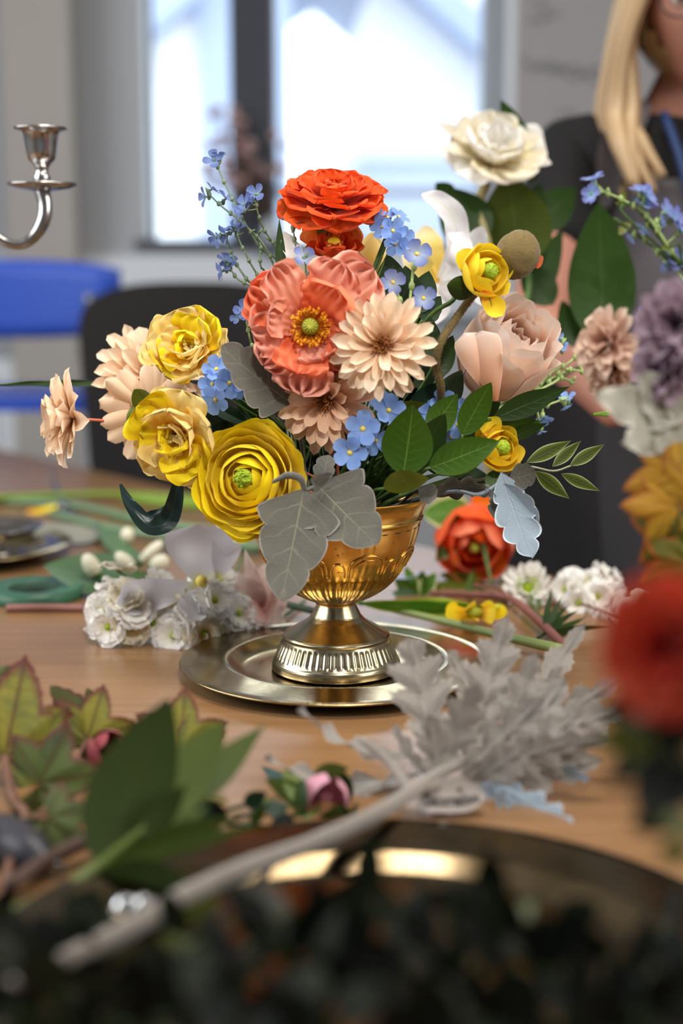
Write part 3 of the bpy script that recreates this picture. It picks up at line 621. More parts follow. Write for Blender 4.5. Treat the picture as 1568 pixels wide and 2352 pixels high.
ruffle('lower ruffled yellow flower hanging open over the curled dark leaf', 412, 1000, 1.215, (-.30, -.12, .9), 108, (YEL2, YEL2, YEL), 1.9, .6, group='ruffled yellow flowers at the left', amp=1.15, m=at(620, 1110, 1.27))
# ------------------------------------------------------------------ ranunculus
def ranun(label, px_, py, D, face, Rp, mat, mats2=None, spin=0, name='ranunculus', centre=LIME, layers=None, stem=STG, group=None, m=None, zs=.9, cr=.2, via=None, dostem=True, sq=1.0):
    M = head(px_, py, D, face, spin); t = thing(name, label, 'flower', M, group); Rr = px(Rp, D)
    layers = layers or ((4, .34, 30, 1.05), (5, .46, 38, 1.0), (6, .58, 46, .95), (7, .70, 56, .85), (8, .82, 66, .8), (9, .93, 76, .7), (9, 1.0, 88, .65))
    for li, (n, f, th, dph) in enumerate(layers):
        for i in range(n):
            q = shell(Rr * f, R(th + rnd(-8, 8)), 2 * math.pi * i / n + li * .9 + rnd(-.22, .22), dph * rnd(.9, 1.1), zs=zs, flare=.03 + .10 * (li / len(layers)) + rnd(0, .06), fw=5, wav=Rr * .05 * (li / len(layers)), wf=rnd(1, 2.2), ph=rnd(0, 6), off=rnd(0, Rr * .02), nu=13, nv=13, corner=.22)
            put('petal', MB().add(*q).mesh('petal', (mats2 or mat) if li >= len(layers) - 2 else mat), t)
    if centre:
        q = [dome(Rr * cr, Rr * cr, Rr * cr * .8, TR(0, 0, Rr * .18))]
        for i in range(26):
            a = rnd(0, 6.28); r = Rr * cr * rnd(.2, .9); q.append(dome(Rr * .035, Rr * .035, Rr * .07, TR(r * math.cos(a), r * math.sin(a), Rr * (.18 + cr * .7 * math.sqrt(max(0, 1 - (r / (Rr * cr)) ** 2)))) @ RX(rnd(-.5, .5)) @ RY(rnd(-.5, .5)), 6, 5))
        mk('centre', q, centre, t)
    mk('calyx', lathe([(.001, -Rr * zs * 1.04), (Rr * .2, -Rr * zs * 1.0), (Rr * .3, -Rr * zs * .9), (.001, -Rr * zs * .9)], 14, False), stem, t)
    z = zaxis(M)
    if dostem: stem_to(t, M.translation - z * Rr * zs * .98, -z, .002, stem, m=m, via=via)
    return t, Rr
ranun('large golden yellow ranunculus with green centre, low at the front left', 566, 1100, 1.185, (-.30, .22, 1), 116, YEL, spin=.3, zs=.62, cr=.19, m=at(700, 1120, 1.22),
      layers=((4, .30, 36, 1.0), (5, .42, 44, 1.0), (5, .54, 50, 1.0), (6, .66, 60, .9), (7, .78, 70, .8), (8, .90, 80, .75), (9, 1.0, 90, .65), (9, 1.07, 100, .6)))
# orange ranunculus seen from the side on top
M = head(765, 478, 1.24, (.06, .93, .42), 0); og = thing('orange_ranunculus', 'wide orange ranunculus standing highest in the bouquet, seen from its side', 'flower', M)
L = px(128, 1.24)
for ly, (n, f, tilt, mt) in enumerate(((8, 1.0, -8, ORG2), (8, .97, 4, ORG), (8, .86, 16, ORG), (7, .72, 30, ORG), (6, .56, 46, ORG), (5, .4, 62, ORG))):
    for i in range(n):
        pput(sheet(L * f * rnd(.9, 1.06), L * f * .48, 'fan', 17, 16, bend=R(22), bend2=-R(rnd(10, 50)), cup=.25, ruf=L * .03, rf=2, ph=rnd(0, 6), tipruf=L * .035), mt, og, 2 * math.pi * (i + rnd(-.2, .2)) / n + ly * .5, R(tilt + rnd(-5, 5)), L * .03, L * .03 * ly)
for ang, ln in ((150, .75), (205, .62), (250, .55), (100, .6)): pput(sheet(L * ln * .75, L * .13, 'strap', 7, 10, bend=-R(25), bend2=-R(55), cup=.2), OLV, og, R(ang), -R(16), L * .05, -L * .06, 'sepal')
for ang in (165, 200, 225, 140): pput(sheet(L * .75, L * .42, 'fan', 13, 12, bend=-R(20), bend2=-R(15), cup=-.2, tipruf=L * .03), ORG2, og, R(ang), -R(34), L * .05, -L * .05)
mk('calyx', lathe([(.001, -L * .16), (L * .06, -L * .13), (L * .12, -L * .02), (.001, 0)], 14, False), STD, og)
stem_to(og, M.translation - zaxis(M) * L * .13, -zaxis(M), .0027, STG, via=[at(766, 620, 1.28)])
# small orange bloom under it
M = head(765, 590, 1.235, (.05, .75, .6)); oo = thing('orange_bloom', 'small orange bloom with a yellow tip, between poppy and top ranunculus', 'flower', M)
L = px(62, 1.235)
for i, (ang, tl, ln) in enumerate(((180, 42, 1.05), (120, 26, 1.0), (240, 26, 1.15), (60, 30, 1), (300, 30, 1.1), (0, 35, 1), (150, 60, .8), (210, 60, .8), (90, 8, 1.1), (270, 8, 1.2))):
    pput(sheet(L * ln, L * .42, 'round', 13, 13, bend=R(30), bend2=R(10), cup=.5, tipruf=.001, rf=2), ORG, oo, R(ang), R(tl), L * .06)
mk('centre', dome(L * .28, L * .28, L * .3, TR(0, 0, L * .55)), plain('yellow_crest', '#f0d628', .6), oo)
stem_to(oo, M.translation, -zaxis(M), .0018, STG)
# yellow tulip-like petals behind
def cup_flower(label, px_, py, D, face, Rp, mat, n=5, dph=.75, zs=1.4, th=24, stem=STG, name='tulip', group=None, m=None, layers=1, flare=.1, spin=0, dostem=True):
    M = head(px_, py, D, face, spin); t = thing(name, label, 'flower', M, group); Rr = px(Rp, D)
    for ly in range(layers):
        for i in range(n):
            put('petal', MB().add(*shell(Rr * (1 - .15 * ly), R(th), 2 * math.pi * i / n + .5 * ly, dph, zs=zs, flare=flare, fw=4, corner=.45, nu=13, nv=14, off=rnd(0, Rr * .06))).mesh('petal', mat), t)
    mk('calyx', lathe([(.001, -Rr * zs * 1.05), (Rr * .16, -Rr * zs), (Rr * .2, -Rr * zs * .92), (.001, -Rr * zs * .9)], 12, False), stem, t)
    if dostem: stem_to(t, M.translation - zaxis(M) * Rr * zs, -zaxis(M), .002, stem, m=m)
    return t
cup_flower('yellow cup-shaped flower behind the small orange bloom', 852, 602, 1.30, (.05, .95, .25), 42, YEL2, 4, .95, 1.5, 26)
# ------------------------------------------------------------------ white lily behind right, white bud at the left
M = head(1015, 615, 1.38, (-.25, .5, .8)); ly = thing('white_lily', 'white lily with curled petals and yellow streaks behind the blue florets', 'flower', M)
Lr = Matrix(M).inverted()
LILY = leafm('lily_petal', '#eeeef2', '#f5f5f8', '#d9d36a', 1, .35, rough=.5, transl=.4, vw=.10, bump=.15)
LILYY = petalm('yellow_lily_inside', '#e8b83a', '#e9d070', '#f1ead0', .2, .4)
def lp(pts, hw, mat=LILY):
    """petal along a curved spine given in world points"""
    P = spline(pts, 6); n = len(P); V = []; UV = []
    for i, p in enumerate(P):
        d = (P[min(i + 1, n - 1)] - P[max(0, i - 1)]).normalized(); s = d.cross((EYE - p).normalized() + Vector((.25, 0, .35))).normalized(); nn = s.cross(d); t = i / (n - 1)
        ww = hw * max(.02, math.sin(math.pi * (t * .93 + .05)) ** .75)
        for k in range(9): u = k / 4 - 1; V.append(p + s * ww * u + nn * ww * .25 * u * u + nn * .0012 * math.sin(t * 22 + u * 3) * abs(u)); UV.append((k / 8, t))
    return np.array([tuple(v) for v in V]), gridf(9, n), UV
wpart('petal', lp([at(1010, 640, 1.37), at(1048, 570, 1.36), at(1040, 500, 1.35), at(1005, 462, 1.34), at(968, 446, 1.34)], px(30, 1.36)), LILY, ly)
wpart('petal', lp([at(1010, 650, 1.38), at(1062, 600, 1.38), at(1090, 560, 1.37), at(1108, 520, 1.36)], px(36, 1.37)), LILY, ly)
wpart('petal', lp([at(1010, 655, 1.37), at(1050, 640, 1.35), at(1085, 650, 1.34), at(1110, 700, 1.34)], px(40, 1.36)), LILY, ly)
wpart('petal', lp([at(1010, 650, 1.38), at(975, 640, 1.37), at(950, 600, 1.36), at(930, 570, 1.36)], px(36, 1.37)), LILYY, ly)
wpart('petal', lp([at(1010, 650, 1.38), at(1000, 700, 1.36), at(980, 750, 1.35)], px(36, 1.37)), LILY, ly)
wpart('petal', lp([at(1010, 650, 1.39), at(990, 590, 1.40), at(975, 545, 1.41), at(950, 538, 1.42)], px(34, 1.37)), LILYY, ly)
wpart('petal', lp([at(1015, 640, 1.36), at(1045, 610, 1.33), at(1060, 560, 1.33), at(1030, 535, 1.34)], px(26, 1.36)), LILY, ly)
stem_to(ly, M.translation, -zaxis(M), .002, STG)
bud = thing('white_lily_bud', 'slim white bud with a tall green leaf, left above the poppy', 'flower', at(665, 640, 1.22))
wpart('petal', lp([at(705, 650, 1.22), at(682, 600, 1.22), at(662, 560, 1.22), at(652, 532, 1.22)], px(22, 1.22)), WHT, bud)
leafw(bud, at(646, 660, 1.215), at(641, 500, 1.215), px(12, 1.22), GRND, 'lance', bend=.15)
stem_to(bud, at(690, 640, 1.225), (.1, .1, -.9), .0015)
# ------------------------------------------------------------------ small yellow ranunculus pair at the right
YG = [(5, .55, 40, .8), (5, .8, 55, .75), (6, 1.0, 74, .6)]
t, Rr = ranun('small yellow ranunculus bud facing right beside the fuzzy poppy bud', 1118, 625, 1.175, (.55, .25, .75), 60, LEM, spin=.5, zs=.85, cr=.34, layers=YG, via=[at(1040, 690, 1.19), at(965, 755, 1.2)], group='small yellow ranunculus')
z_ = Matrix(t.matrix_basis)
leafw(t, at(1092, 668, 1.18), at(1026, 655, 1.17), px(28, 1.18), GRND, 'ovate', name='sepal', cup=-.3)
leafw(t, at(1088, 640, 1.18), at(1062, 572, 1.175), px(24, 1.18), LEM, 'round', name='petal', cup=.4, bend=-.6)
leafw(t, at(1086, 642, 1.185), at(1052, 586, 1.18), px(14, 1.18), OLV, 'ovate', name='sepal')
leafw(t, at(1105, 670, 1.17), at(1155, 724, 1.165), px(24, 1.18), LEM, 'round', name='petal', cup=.4, bend=.5)
leafw(t, at(1102, 672, 1.175), at(1128, 722, 1.17), px(16, 1.18), OLV, 'ovate', name='sepal', roll=.8)
t, Rr = ranun('small yellow ranunculus low at the right, above the silver blue leaf', 1150, 1030, 1.20, (.35, .35, .8), 52, LEM, spin=1.1, zs=.85, cr=.36, layers=YG, group='small yellow ranunculus', via=[at(1060, 1090, 1.24)])
leafw(t, at(1135, 1010, 1.2), at(1122, 958, 1.2), px(26, 1.2), LEM, 'round', name='petal', cup=.4, bend=-.5)
leafw(t, at(1135, 1010, 1.21), at(1092, 985, 1.205), px(22, 1.2), LEM, 'round', name='petal', cup=.4)
leafw(t, at(1135, 1080, 1.2), at(1135, 1130, 1.195), px(22, 1.2), GRN, 'ovate', name='sepal')
# ------------------------------------------------------------------ fuzzy poppy bud
D = 1.195; M = head(1188, 585, D, (.35, .8, -.2)); fb = thing('poppy_bud', 'fuzzy brown poppy bud on a hairy stem, a coral petal tip showing', 'flower bud', M)
rb_ = px(48, D)
def fuzzy(V, F, UV, n, ln, seed=1):
    b = [(V, F, UV)]; V = np.array(V); rng = np.random.RandomState(seed); fi = rng.randint(0, len(F), n); HV = []; HF = []
    for k, i in enumerate(fi):
        f = F[i]
        if len(f) > 4: continue
        w_ = rng.dirichlet(np.ones(len(f))); p = sum(V[f[j]] * w_[j] for j in range(len(f))); nn = np.cross(V[f[1]] - V[f[0]], V[f[2]] - V[f[0]]); nn = nn / (np.linalg.norm(nn) + 1e-12)
        d = nn + rng.randn(3) * .45; d /= np.linalg.norm(d); s = np.cross(d, rng.randn(3)); s = s / np.linalg.norm(s) * ln * .045; c = len(HV)
        HV += [p - s, p + s, p + d * ln * rng.uniform(.5, 1.1)]; HF.append((c, c + 1, c + 2))
    return b[0], (np.array(HV), HF, None)
bq = dome(rb_ * 1.05, rb_ * 1.05, rb_ * 1.2, None, 24, 18); bq = (bq[0] * (1 + .03 * np.sin(bq[0][:, :1] * 900)), gridf(24, 18, True), bq[2])
b0, h0 = fuzzy(*bq, 9000, .0022)
mk('bud', b0, FUZZ, fb); mk('fuzz', h0, FUZZ, fb)['kind'] = 'stuff'
leafw(fb, at(1216, 606, D + .004), at(1248, 590, D), px(18, D), COR2, 'ovate', name='petal_tip')
sp = tubev([at(1165, 632, D + .01), at(1122, 652, D), at(1085, 680, D), at(1045, 735, D), at(1018, 775, D - .01), at(1003, 815, D - .01), at(1003, 850, D), at(1012, 890, 1.2), at(1000, 960, 1.23), at(900, 1090, 1.26), MOUTH + Vector((.02, 0, -.03))], px(9, D), 10, 8)
b0, h0 = fuzzy(*(lambda b: (b.v[0], b.f, None))(MB().add(*sp)), 7000, .0020, 2)
inv = fb.matrix_basis.inverted(); mk('stem', b0, FUZZ, fb, inv=inv); mk('stem_fuzz', h0, FUZZ, fb, inv=inv)['kind'] = 'stuff'
# ------------------------------------------------------------------ peach rose
M = head(1160, 810, 1.225, (.38, .62, .62), .4); ro = thing('peach_rose', 'large pale peach rose with tall rolled petals at the right', 'flower', M); Rr = px(100, 1.225)
for li, (n, f, th, dph, fl) in enumerate(((3, .22, 12, 1.3, .1), (3, .34, 16, 1.2, .15), (4, .48, 20, 1.0, .22), (5, .64, 26, .9, .26), (5, .8, 34, .8, .28), (6, .95, 44, .66, .26), (5, 1.03, 58, .62, .2))):
    for i in range(n):
        put('petal', MB().add(*shell(Rr * f, R(th + rnd(-3, 3)), 2 * math.pi * i / n + li * .8, dph, zs=1.22, flare=fl * 1.1, fw=13, corner=.14, wav=Rr * .06, wf=1.3, ph=rnd(0, 6), nu=15, nv=18, off=rnd(0, Rr * .04))).mesh('petal', ROSE), ro)
for px0, py0, px1, py1, hw, rl in ((1085, 895, 1066, 765, 34, .2), (1120, 915, 1105, 760, 40, -.1)):
    leafw(ro, at(px0 * .55 + 1160 * .45, py0 + 6, 1.195), at(px1, py1, 1.175), px(hw, 1.19), ROSE, 'fan', roll=rl, bend=-.75, name='petal', cup=-.25, ruf=.0012, rf=1.4, nu=13)
mk('calyx', lathe([(.001, -Rr * 1.3), (Rr * .2, -Rr * 1.25), (Rr * .3, -Rr * 1.1), (.001, -Rr * 1.1)], 14, False), STG, ro)
stem_to(ro, M.translation - zaxis(M) * Rr * 1.25, -zaxis(M), .0025, STG)
# ------------------------------------------------------------------ florets
_fl = {}
def floret_mesh(r, mat, wide=.46, cup=.2, tilt=.12):
    k = (round(r, 4), mat.name, wide)
    if k not in _fl: _fl[k] = MB().add(*sheet(r, r * wide * .9, 'round', 9, 9, bend=R(14), bend2=-R(20), cup=cup)).mesh('petal', mat)
    return _fl[k]
_eye = {}
def floret(root, M, r, mat, eye=YC, n=5, tilt=14, wide=.46):
    """a floret: the small tube and eye, with five petals under it"""
    k = (round(r, 4), eye.name)
    if k not in _eye:
        b = MB(); b.add(*lathe([(.0001, r * .10), (r * .12, r * .09), (r * .16, r * .02), (r * .12, 0), (r * .09, -r * .3), (r * .05, -r * .8), (.0001, -r * .8)], 10, False)); _eye[k] = b.mesh('floret', eye)
    f = put('floret', _eye[k], root, M); pm = floret_mesh(r, mat, wide)
    for i in range(n): put('petal', pm, f, RZ(2 * math.pi * i / n + rnd(-.1, .1)) @ TR(0, r * .08, 0) @ RX(R(tilt + rnd(-10, 12))))
    return f
def cluster(label, heads, mat, name='forget_me_not', stem=STG, r=26, eye=YC, group=None, base=None, cat='flower', stemr=.0009, n=5, wide=.46, joints=0, D0=1.2, dostem=True):
    """heads: (px, py, D, (right, up, towards), scale)"""
    b = base or mouth(); root = thing(name, label, cat, Matrix.Translation(b), group); inv = root.matrix_basis.inverted(); q = []
    c = Vector((0, 0, 0)); 
    for h in heads: c += at(*h[:3])
    c /= len(heads); fork = c.lerp(b, .45)
    for h in heads:
        M = facing(at(*h[:3]), *h[3], rnd(0, 6)); rr = px(r * (h[4] if len(h) > 4 else 1), h[2]); floret(root, inv @ M, rr, mat, eye, n, wide=wide)
        z = zaxis(M); p = M.translation - z * rr * .7; q.append(tubev([p, p - z * .006, p.lerp(fork, .6), fork], stemr, 5, 4))
        for j in range(joints): pp = p.lerp(fork, .15 + .3 * j); q.append(dome(.0028, .0028, .0042, TR(*pp), 8, 6))
    if dostem: q.append(tubev([fork, fork.lerp(b, .6), b + Vector((0, 0, -.01)), Vector((VX, VY, MOUTH.z - .05)) if base is None else b], stemr * 1.4, 6, 4))
    mk('stem', q, stem, root, inv=inv); return root
T = lambda r_, u__, t=1: (r_, u__, t)
cluster('sky blue florets between the yellow flowers and the grey felt leaf', [(497, 848, 1.2, T(-.2, .5), 1), (530, 832, 1.21, T(.1, .7, .8), .9), (527, 880, 1.185, T(.1, .2), 1.1), (488, 882, 1.2, T(-.6, .2), 1), (495, 918, 1.195, T(-.3, -.2), 1.05), (552, 888, 1.19, T(.6, .1), .95), (565, 868, 1.2, T(.8, .3, .5), .8)], BLU, r=34, m=None) if False else cluster('sky blue florets between the yellow flowers and the grey felt leaf', [(497, 848, 1.2, T(-.2, .5), 1), (530, 832, 1.21, T(.1, .7, .8), .9), (527, 880, 1.185, T(.1, .2), 1.1), (488, 882, 1.2, T(-.6, .2), 1), (495, 918, 1.195, T(-.3, -.2), 1.05), (552, 888, 1.19, T(.6, .1), .95)], BLU, r=33, group='sky blue floret sprigs')
cluster('sky blue floret ball beside the top orange ranunculus', [(890, 500, 1.225, T(-.1, .9, .5), 1), (915, 498, 1.23, T(.6, .8, .4), .95), (878, 522, 1.215, T(-.5, .1), 1), (902, 530, 1.21, T(.1, .1), 1.05), (925, 548, 1.215, T(.6, .1, .9), 1), (908, 560, 1.21, T(.1, -.3), 1), (868, 500, 1.225, T(-.9, .4, .4), .8)], BLU, r=29, group='sky blue floret sprigs')
cluster('three sky blue florets with open faces above the lobed grey leaf', [(833, 985, 1.165, T(0, .15), 1.25), (803, 1040, 1.165, T(-.1, .1), 1.2), (862, 1012, 1.175, T(.5, -.1, .8), 1), (892, 943, 1.175, T(.2, .3), 1.15), (875, 925, 1.185, T(-.2, .6, .8), .8)], BLU, r=34, group='sky blue floret sprigs')
cluster('sky blue florets half hidden behind the glossy ovate leaves', [(1018, 925, 1.215, T(0, .4), 1), (1050, 975, 1.21, T(.4, 0), 1), (1035, 1005, 1.22, T(.1, 0), 1), (990, 950, 1.22, T(-.3, .4), 1), (1062, 945, 1.22, T(.6, .2, .8), 1)], BLU, r=32, group='sky blue floret sprigs')
cluster('three translucent violet blue florets on jointed pale stems', [(957, 583, 1.185, T(.1, .3), 1.12), (902, 648, 1.17, T(-.1, .15), 1), (972, 685, 1.17, T(.1, .15), 1)], BLUV, 'jointed_blue_sprig', STP, r=30, n=4, wide=.56, joints=2, stemr=.0014, base=at(925, 860, 1.2))
def spray(label, stems, mat, stem=STS, r=15, name='blue_spray', group=None, base=None, n=4, sr=.0010, leafmat=None, eye=STS):
    b = base or mouth(); root = thing(name, label, 'flower spray', Matrix.Translation(b), group); inv = root.matrix_basis.inverted(); q = []
    for pts, fl in stems:
        W = [at(*p) for p in pts]; q.append(tubev(W + ([b] if base is not None else [b, b + Vector((0, 0, -.02))]), [sr * .7, sr, sr * 1.3], 6, 5))
        P = spline(W, 5)
        for k in range(1, len(P) - 1, 3):
            q.append(dome(sr * 1.9, sr * 1.9, sr * 2.6, TR(*P[k]), 6, 5))
            if k % 4 == 1: q.append(tubev([P[k], P[k] + Vector((rnd(-.007, .007), rnd(-.004, .004), rnd(.002, .008)))], [sr * .6, sr * 1.4, sr * .4], 5, 2))
        for f in fl:
            p = at(*f[:3]); near = min(P, key=lambda x: (x - p).length); z = (p - near); z = z.normalized() if z.length > .003 else Vector((0, -.5, .8))
            z = (z + Vector((rnd(-.6, .6), rnd(-.9, .1), rnd(-.3, .5)))).normalized()
            M = facing(p, z.x, z.z, -z.y, rnd(0, 6)); floret(root, inv @ M, px(r * (f[3] if len(f) > 3 else 1), f[2]), mat, eye, n); q.append(tubev([p - z * px(r, f[2]) * .5, p.lerp(near, .6), near], sr * .7, 5, 2)); q.append(dome(sr * 1.8, sr * 1.8, sr * 3, TR(*(p - z * px(r, f[2]) * .5)), 6, 5))
    mk('stem', q, stem, root, inv=inv); return root
spray('tall airy spray of small dusk blue florets at the upper left', [
    ([(495, 372, 1.24), (520, 430, 1.24), (555, 500, 1.24), (590, 560, 1.25), (640, 660, 1.26)], [(492, 368, 1.24, 1.25), (503, 360, 1.24, .9)]),
    ([(474, 440, 1.25), (510, 475, 1.25), (560, 515, 1.25), (610, 570, 1.25), (660, 680, 1.26)], [(470, 452, 1.25, 1.1), (486, 434, 1.25, 1), (518, 456, 1.25, 1.15)]),
    ([(594, 440, 1.23), (590, 480, 1.23), (608, 530, 1.24), (640, 580, 1.25), (670, 680, 1.26)], [(588, 446, 1.23, 1.2), (560, 470, 1.23, 1.3), (551, 487, 1.23, 1.2), (574, 462, 1.23, 1)]),
    ([(540, 530, 1.24), (562, 580, 1.24), (590, 630, 1.25), (650, 720, 1.27)], [(540, 530, 1.24, 1.4), (519, 537, 1.24, 1.2), (497, 545, 1.24, 1.2), (532, 520, 1.24, .9)]),
    ([(515, 530, 1.25), (535, 590, 1.25), (565, 640, 1.25), (640, 740, 1.27)], []),
    ([(520, 600, 1.25), (545, 640, 1.25), (590, 668, 1.25), (650, 760, 1.27)], [(520, 598, 1.25, 1.2), (510, 622, 1.25, 1.3), (526, 610, 1.25, 1)]),
    ([(600, 560, 1.25), (598, 610, 1.25), (620, 680, 1.26)], []), ([(650, 570, 1.25), (640, 620, 1.25), (650, 700, 1.26)], [])], BLUD, r=21, sr=.0010)
spray('pair of dusk blue florets low beside the upper yellow flower', [([(562, 715, 1.25), (572, 770, 1.25), (590, 830, 1.26)], [(560, 712, 1.24, 1.5), (545, 728, 1.24, 1.1), (575, 720, 1.24, 1.2)])], BLUD, STP, 17, 'floret_stem')
spray('little blue florets sitting edge-on between bloom and poppy', [([(700, 588, 1.21), (703, 640, 1.22), (705, 700, 1.24)], [(697, 592, 1.21, 1.6)]), ([(672, 520, 1.22), (678, 560, 1.22), (690, 640, 1.23)], [(672, 514, 1.22, 1.5)])], BLUV, STS, 18, 'floret_stem')
spray('pale blue floret spray reaching right behind the peach rose', [
    ([(1290, 785, 1.3), (1262, 840, 1.3), (1240, 880, 1.3), (1150, 960, 1.3)], [(1284, 778, 1.3, 1.3), (1290, 800, 1.3, 1.2), (1275, 792, 1.3, 1)]),
    ([(1360, 780, 1.32), (1310, 830, 1.31), (1260, 860, 1.31), (1170, 940, 1.3)], [(1365, 750, 1.32, 1.1)]),
    ([(1345, 855, 1.32), (1300, 850, 1.31), (1255, 875, 1.31)], []), ([(1320, 880, 1.32), (1280, 868, 1.31), (1230, 900, 1.3)], []),
    ([(1300, 915, 1.3), (1245, 935, 1.29), (1180, 965, 1.28), (1110, 1000, 1.28)], [(1303, 915, 1.3, 1.4), (1300, 932, 1.3, 1.1), (1248, 960, 1.29, 1.5), (1238, 975, 1.29, 1.2), (1244, 990, 1.29, 1)])], BLU, STP, 15, sr=.0013)
# ------------------------------------------------------------------ dusty miller in the bouquet
def dleaf(root, a, b, hw, mat=DUST, n=4, depth=.32, roll=0., bend=.4, sweep=.35, cup=.1, env='ovate', label=None, **kw):
    return leafw(root, at(*a), at(*b), px(hw, a[2]), mat, lobed(n, depth, env, .55), roll=roll, bend=bend, nv=64, nu=15, sweep=sweep, cup=cup, label=label, **kw)
dm = thing('dusty_miller_sprig', 'grey felted lobed leaves hanging over the front rim of the urn', 'leaves', at(745, 1105, 1.17))
dleaf(dm, (697, 1126, 1.15), (646, 1380, 1.115), 98, n=3, depth=.22, sweep=.12, bend=.35, env='cordate', ruf=.001, ph=1)
dleaf(dm, (728, 1112, 1.155), (866, 1250, 1.135), 102, n=3, depth=.18, sweep=.1, bend=.3, roll=-.2, env='cordate', ruf=.0012)
dleaf(dm, (728, 1125, 1.15), (752, 1085, 1.14), 30, n=2, roll=.9, bend=1.2)
dleaf(dm, (742, 1110, 1.16), (755, 1045, 1.16), 30, n=2, roll=-.5, bend=-.8)
wpart('stem', [tubev([at(700, 1128, 1.152), at(690, 1100, 1.15), at(660, 1092, 1.15), at(625, 1108, 1.15)], [.0022, .003, .003, .0012], 8, 6), tubev([at(728, 1114, 1.155), at(745, 1100, 1.17), at(765, 1110, 1.2), MOUTH + Vector((0, 0, -.02))], [.002, .0022], 8, 6), tubev([at(698, 1128, 1.152), at(740, 1120, 1.18), MOUTH + Vector((-.01, 0, -.02))], .0018, 8, 6)], DUST, dm)
dm = thing('dusty_miller_sprig', 'grey felted round-lobed leaf left of the dusky peach mum', 'leaves', at(660, 900, 1.19))
dleaf(dm, (668, 925, 1.185), (508, 795, 1.15), 82, n=4, depth=.28, sweep=.15, env='cordate', bend=.3, roll=.45)
dleaf(dm, (665, 930, 1.2), (615, 945, 1.185), 26, n=2)
stem_to(dm, at(667, 924, 1.192), (.3, .3, -.6), .0016, DUST, m=at(705, 1080, 1.22))
dm = thing('dusty_miller_sprig', 'silver blue felted leaf hanging at the right, pointing down', 'leaves', at(1110, 1120, 1.19))
dleaf(dm, (1150, 1085, 1.19), (1222, 1282, 1.17), 52, DUSTB, n=4, depth=.42, sweep=.5, bend=.4, roll=-.2, ruf=.0015)
dleaf(dm, (1150, 1110, 1.19), (1238, 1200, 1.18), 30, DUSTB, n=3, depth=.3, sweep=.5, roll=.5)
dleaf(dm, (1170, 1100, 1.19), (1232, 1085, 1.18), 32, DUST, n=2, depth=.25, sweep=.2)
dleaf(dm, (1165, 1140, 1.2), (1135, 1192, 1.19), 34, DUST, n=2, depth=.3, sweep=.2)
wpart('stem', tubev([at(1160, 1100, 1.192), at(1100, 1135, 1.19), at(1030, 1130, 1.2), MOUTH + Vector((.04, 0, -.01)), MOUTH + Vector((.02, 0, -.04))], .0016, 8, 6), DUSTB, dm)
dm = thing('dusty_miller_sprig', 'brownish grey curled felt leaves lying over the right rim of the urn', 'leaves', at(1000, 1125, 1.2))
dleaf(dm, (985, 1135, 1.2), (1120, 1120, 1.185), 28, DUST, n=4, depth=.3, roll=.5, bend=1.0, ruf=.003, rf=3)
dleaf(dm, (960, 1120, 1.2), (1000, 1145, 1.18), 26, DUST, n=2, depth=.3, bend=1.0)
dleaf(dm, (1060, 1120, 1.2), (1140, 1140, 1.185), 18, DUSTB, n=3, depth=.3, roll=.6, bend=.8)
wpart('stem', tubev([at(990, 1132, 1.2), at(950, 1130, 1.22), MOUTH + Vector((.03, 0, -.03))], .0015, 7), DUST, dm)
# ------------------------------------------------------------------ green leaves
def leafthing(label, leaves, name='leaf_sprig', cat='leaves', stem=STG, b=None, group=None, sr=.0014, direct=False):
    """leaves: (a, b, half width px, material, profile, roll, bend)"""
    b = b if b is not None else mouth(); root = thing(name, label, cat, Matrix.Translation(b), group); q = []
    for lf in leaves:
        a, e, hw, mt = lf[:4]; pr = lf[4] if len(lf) > 4 else 'ovate'; leafw(root, at(*a), at(*e), px(hw, a[2]), mt, pr, roll=lf[5] if len(lf) > 5 else 0, bend=lf[6] if len(lf) > 6 else .5, cup=lf[7] if len(lf) > 7 else .12)
        p = at(*a); d = (p - at(*e)).normalized(); q.append(tubev([p + d * -.001, p + d * .008, p.lerp(b, .5) + d * .004, b], sr, 6, 4))
    wpart('stem', q, stem, root); return root
leafthing('four glossy green ovate leaves spreading over the right front of the urn', [
    ((925, 1092, 1.165), (948, 930, 1.15), 60, GRN, 'ovate', -.15, .4), ((950, 1085, 1.175), (1022, 950, 1.165), 40, GRND, 'ovate', .3, .4), ((985, 1000, 1.18), (1050, 905, 1.18), 34, GRN, 'ovate', .2),
    ((985, 1075, 1.165), (1146, 1013, 1.15), 40, GRN, 'ovate', -.1, .3), ((1060, 1000, 1.19), (1128, 878, 1.18), 34, GRN, 'ovate', .2, .3), ((880, 1122, 1.165), (985, 1098, 1.15), 34, OLV, 'ovate', .7, .9)], b=MOUTH + Vector((.03, -.02, 0)))
leafthing('long dark leaf with two small ones under the peach rose', [((1125, 965, 1.2), (1308, 888, 1.195), 28, GRND, 'lance', .1, .35), ((1130, 985, 1.21), (1245, 968, 1.21), 20, GRN, 'lance', .3), ((1170, 1010, 1.21), (1258, 972, 1.21), 16, GRND, 'lance', .5)], b=MOUTH + Vector((.04, 0, 0)))
ru = thing('ruscus_branch', 'small branch of pale-edged pointed leaves reaching out right', 'leaves', at(1210, 1072, 1.2))
for a, e, hw in (((1208, 1062, 1.2), (1312, 1012, 1.2), 17), ((1268, 1072, 1.2), (1334, 1012, 1.2), 14), ((1308, 1070, 1.2), (1388, 1020, 1.2), 15), ((1228, 1082, 1.2), (1308, 1146, 1.2), 18), ((1288, 1088, 1.2), (1378, 1128, 1.2), 14)):
    leafw(ru, at(*a), at(*e), px(hw, 1.2), VARI, 'lance', bend=.3)
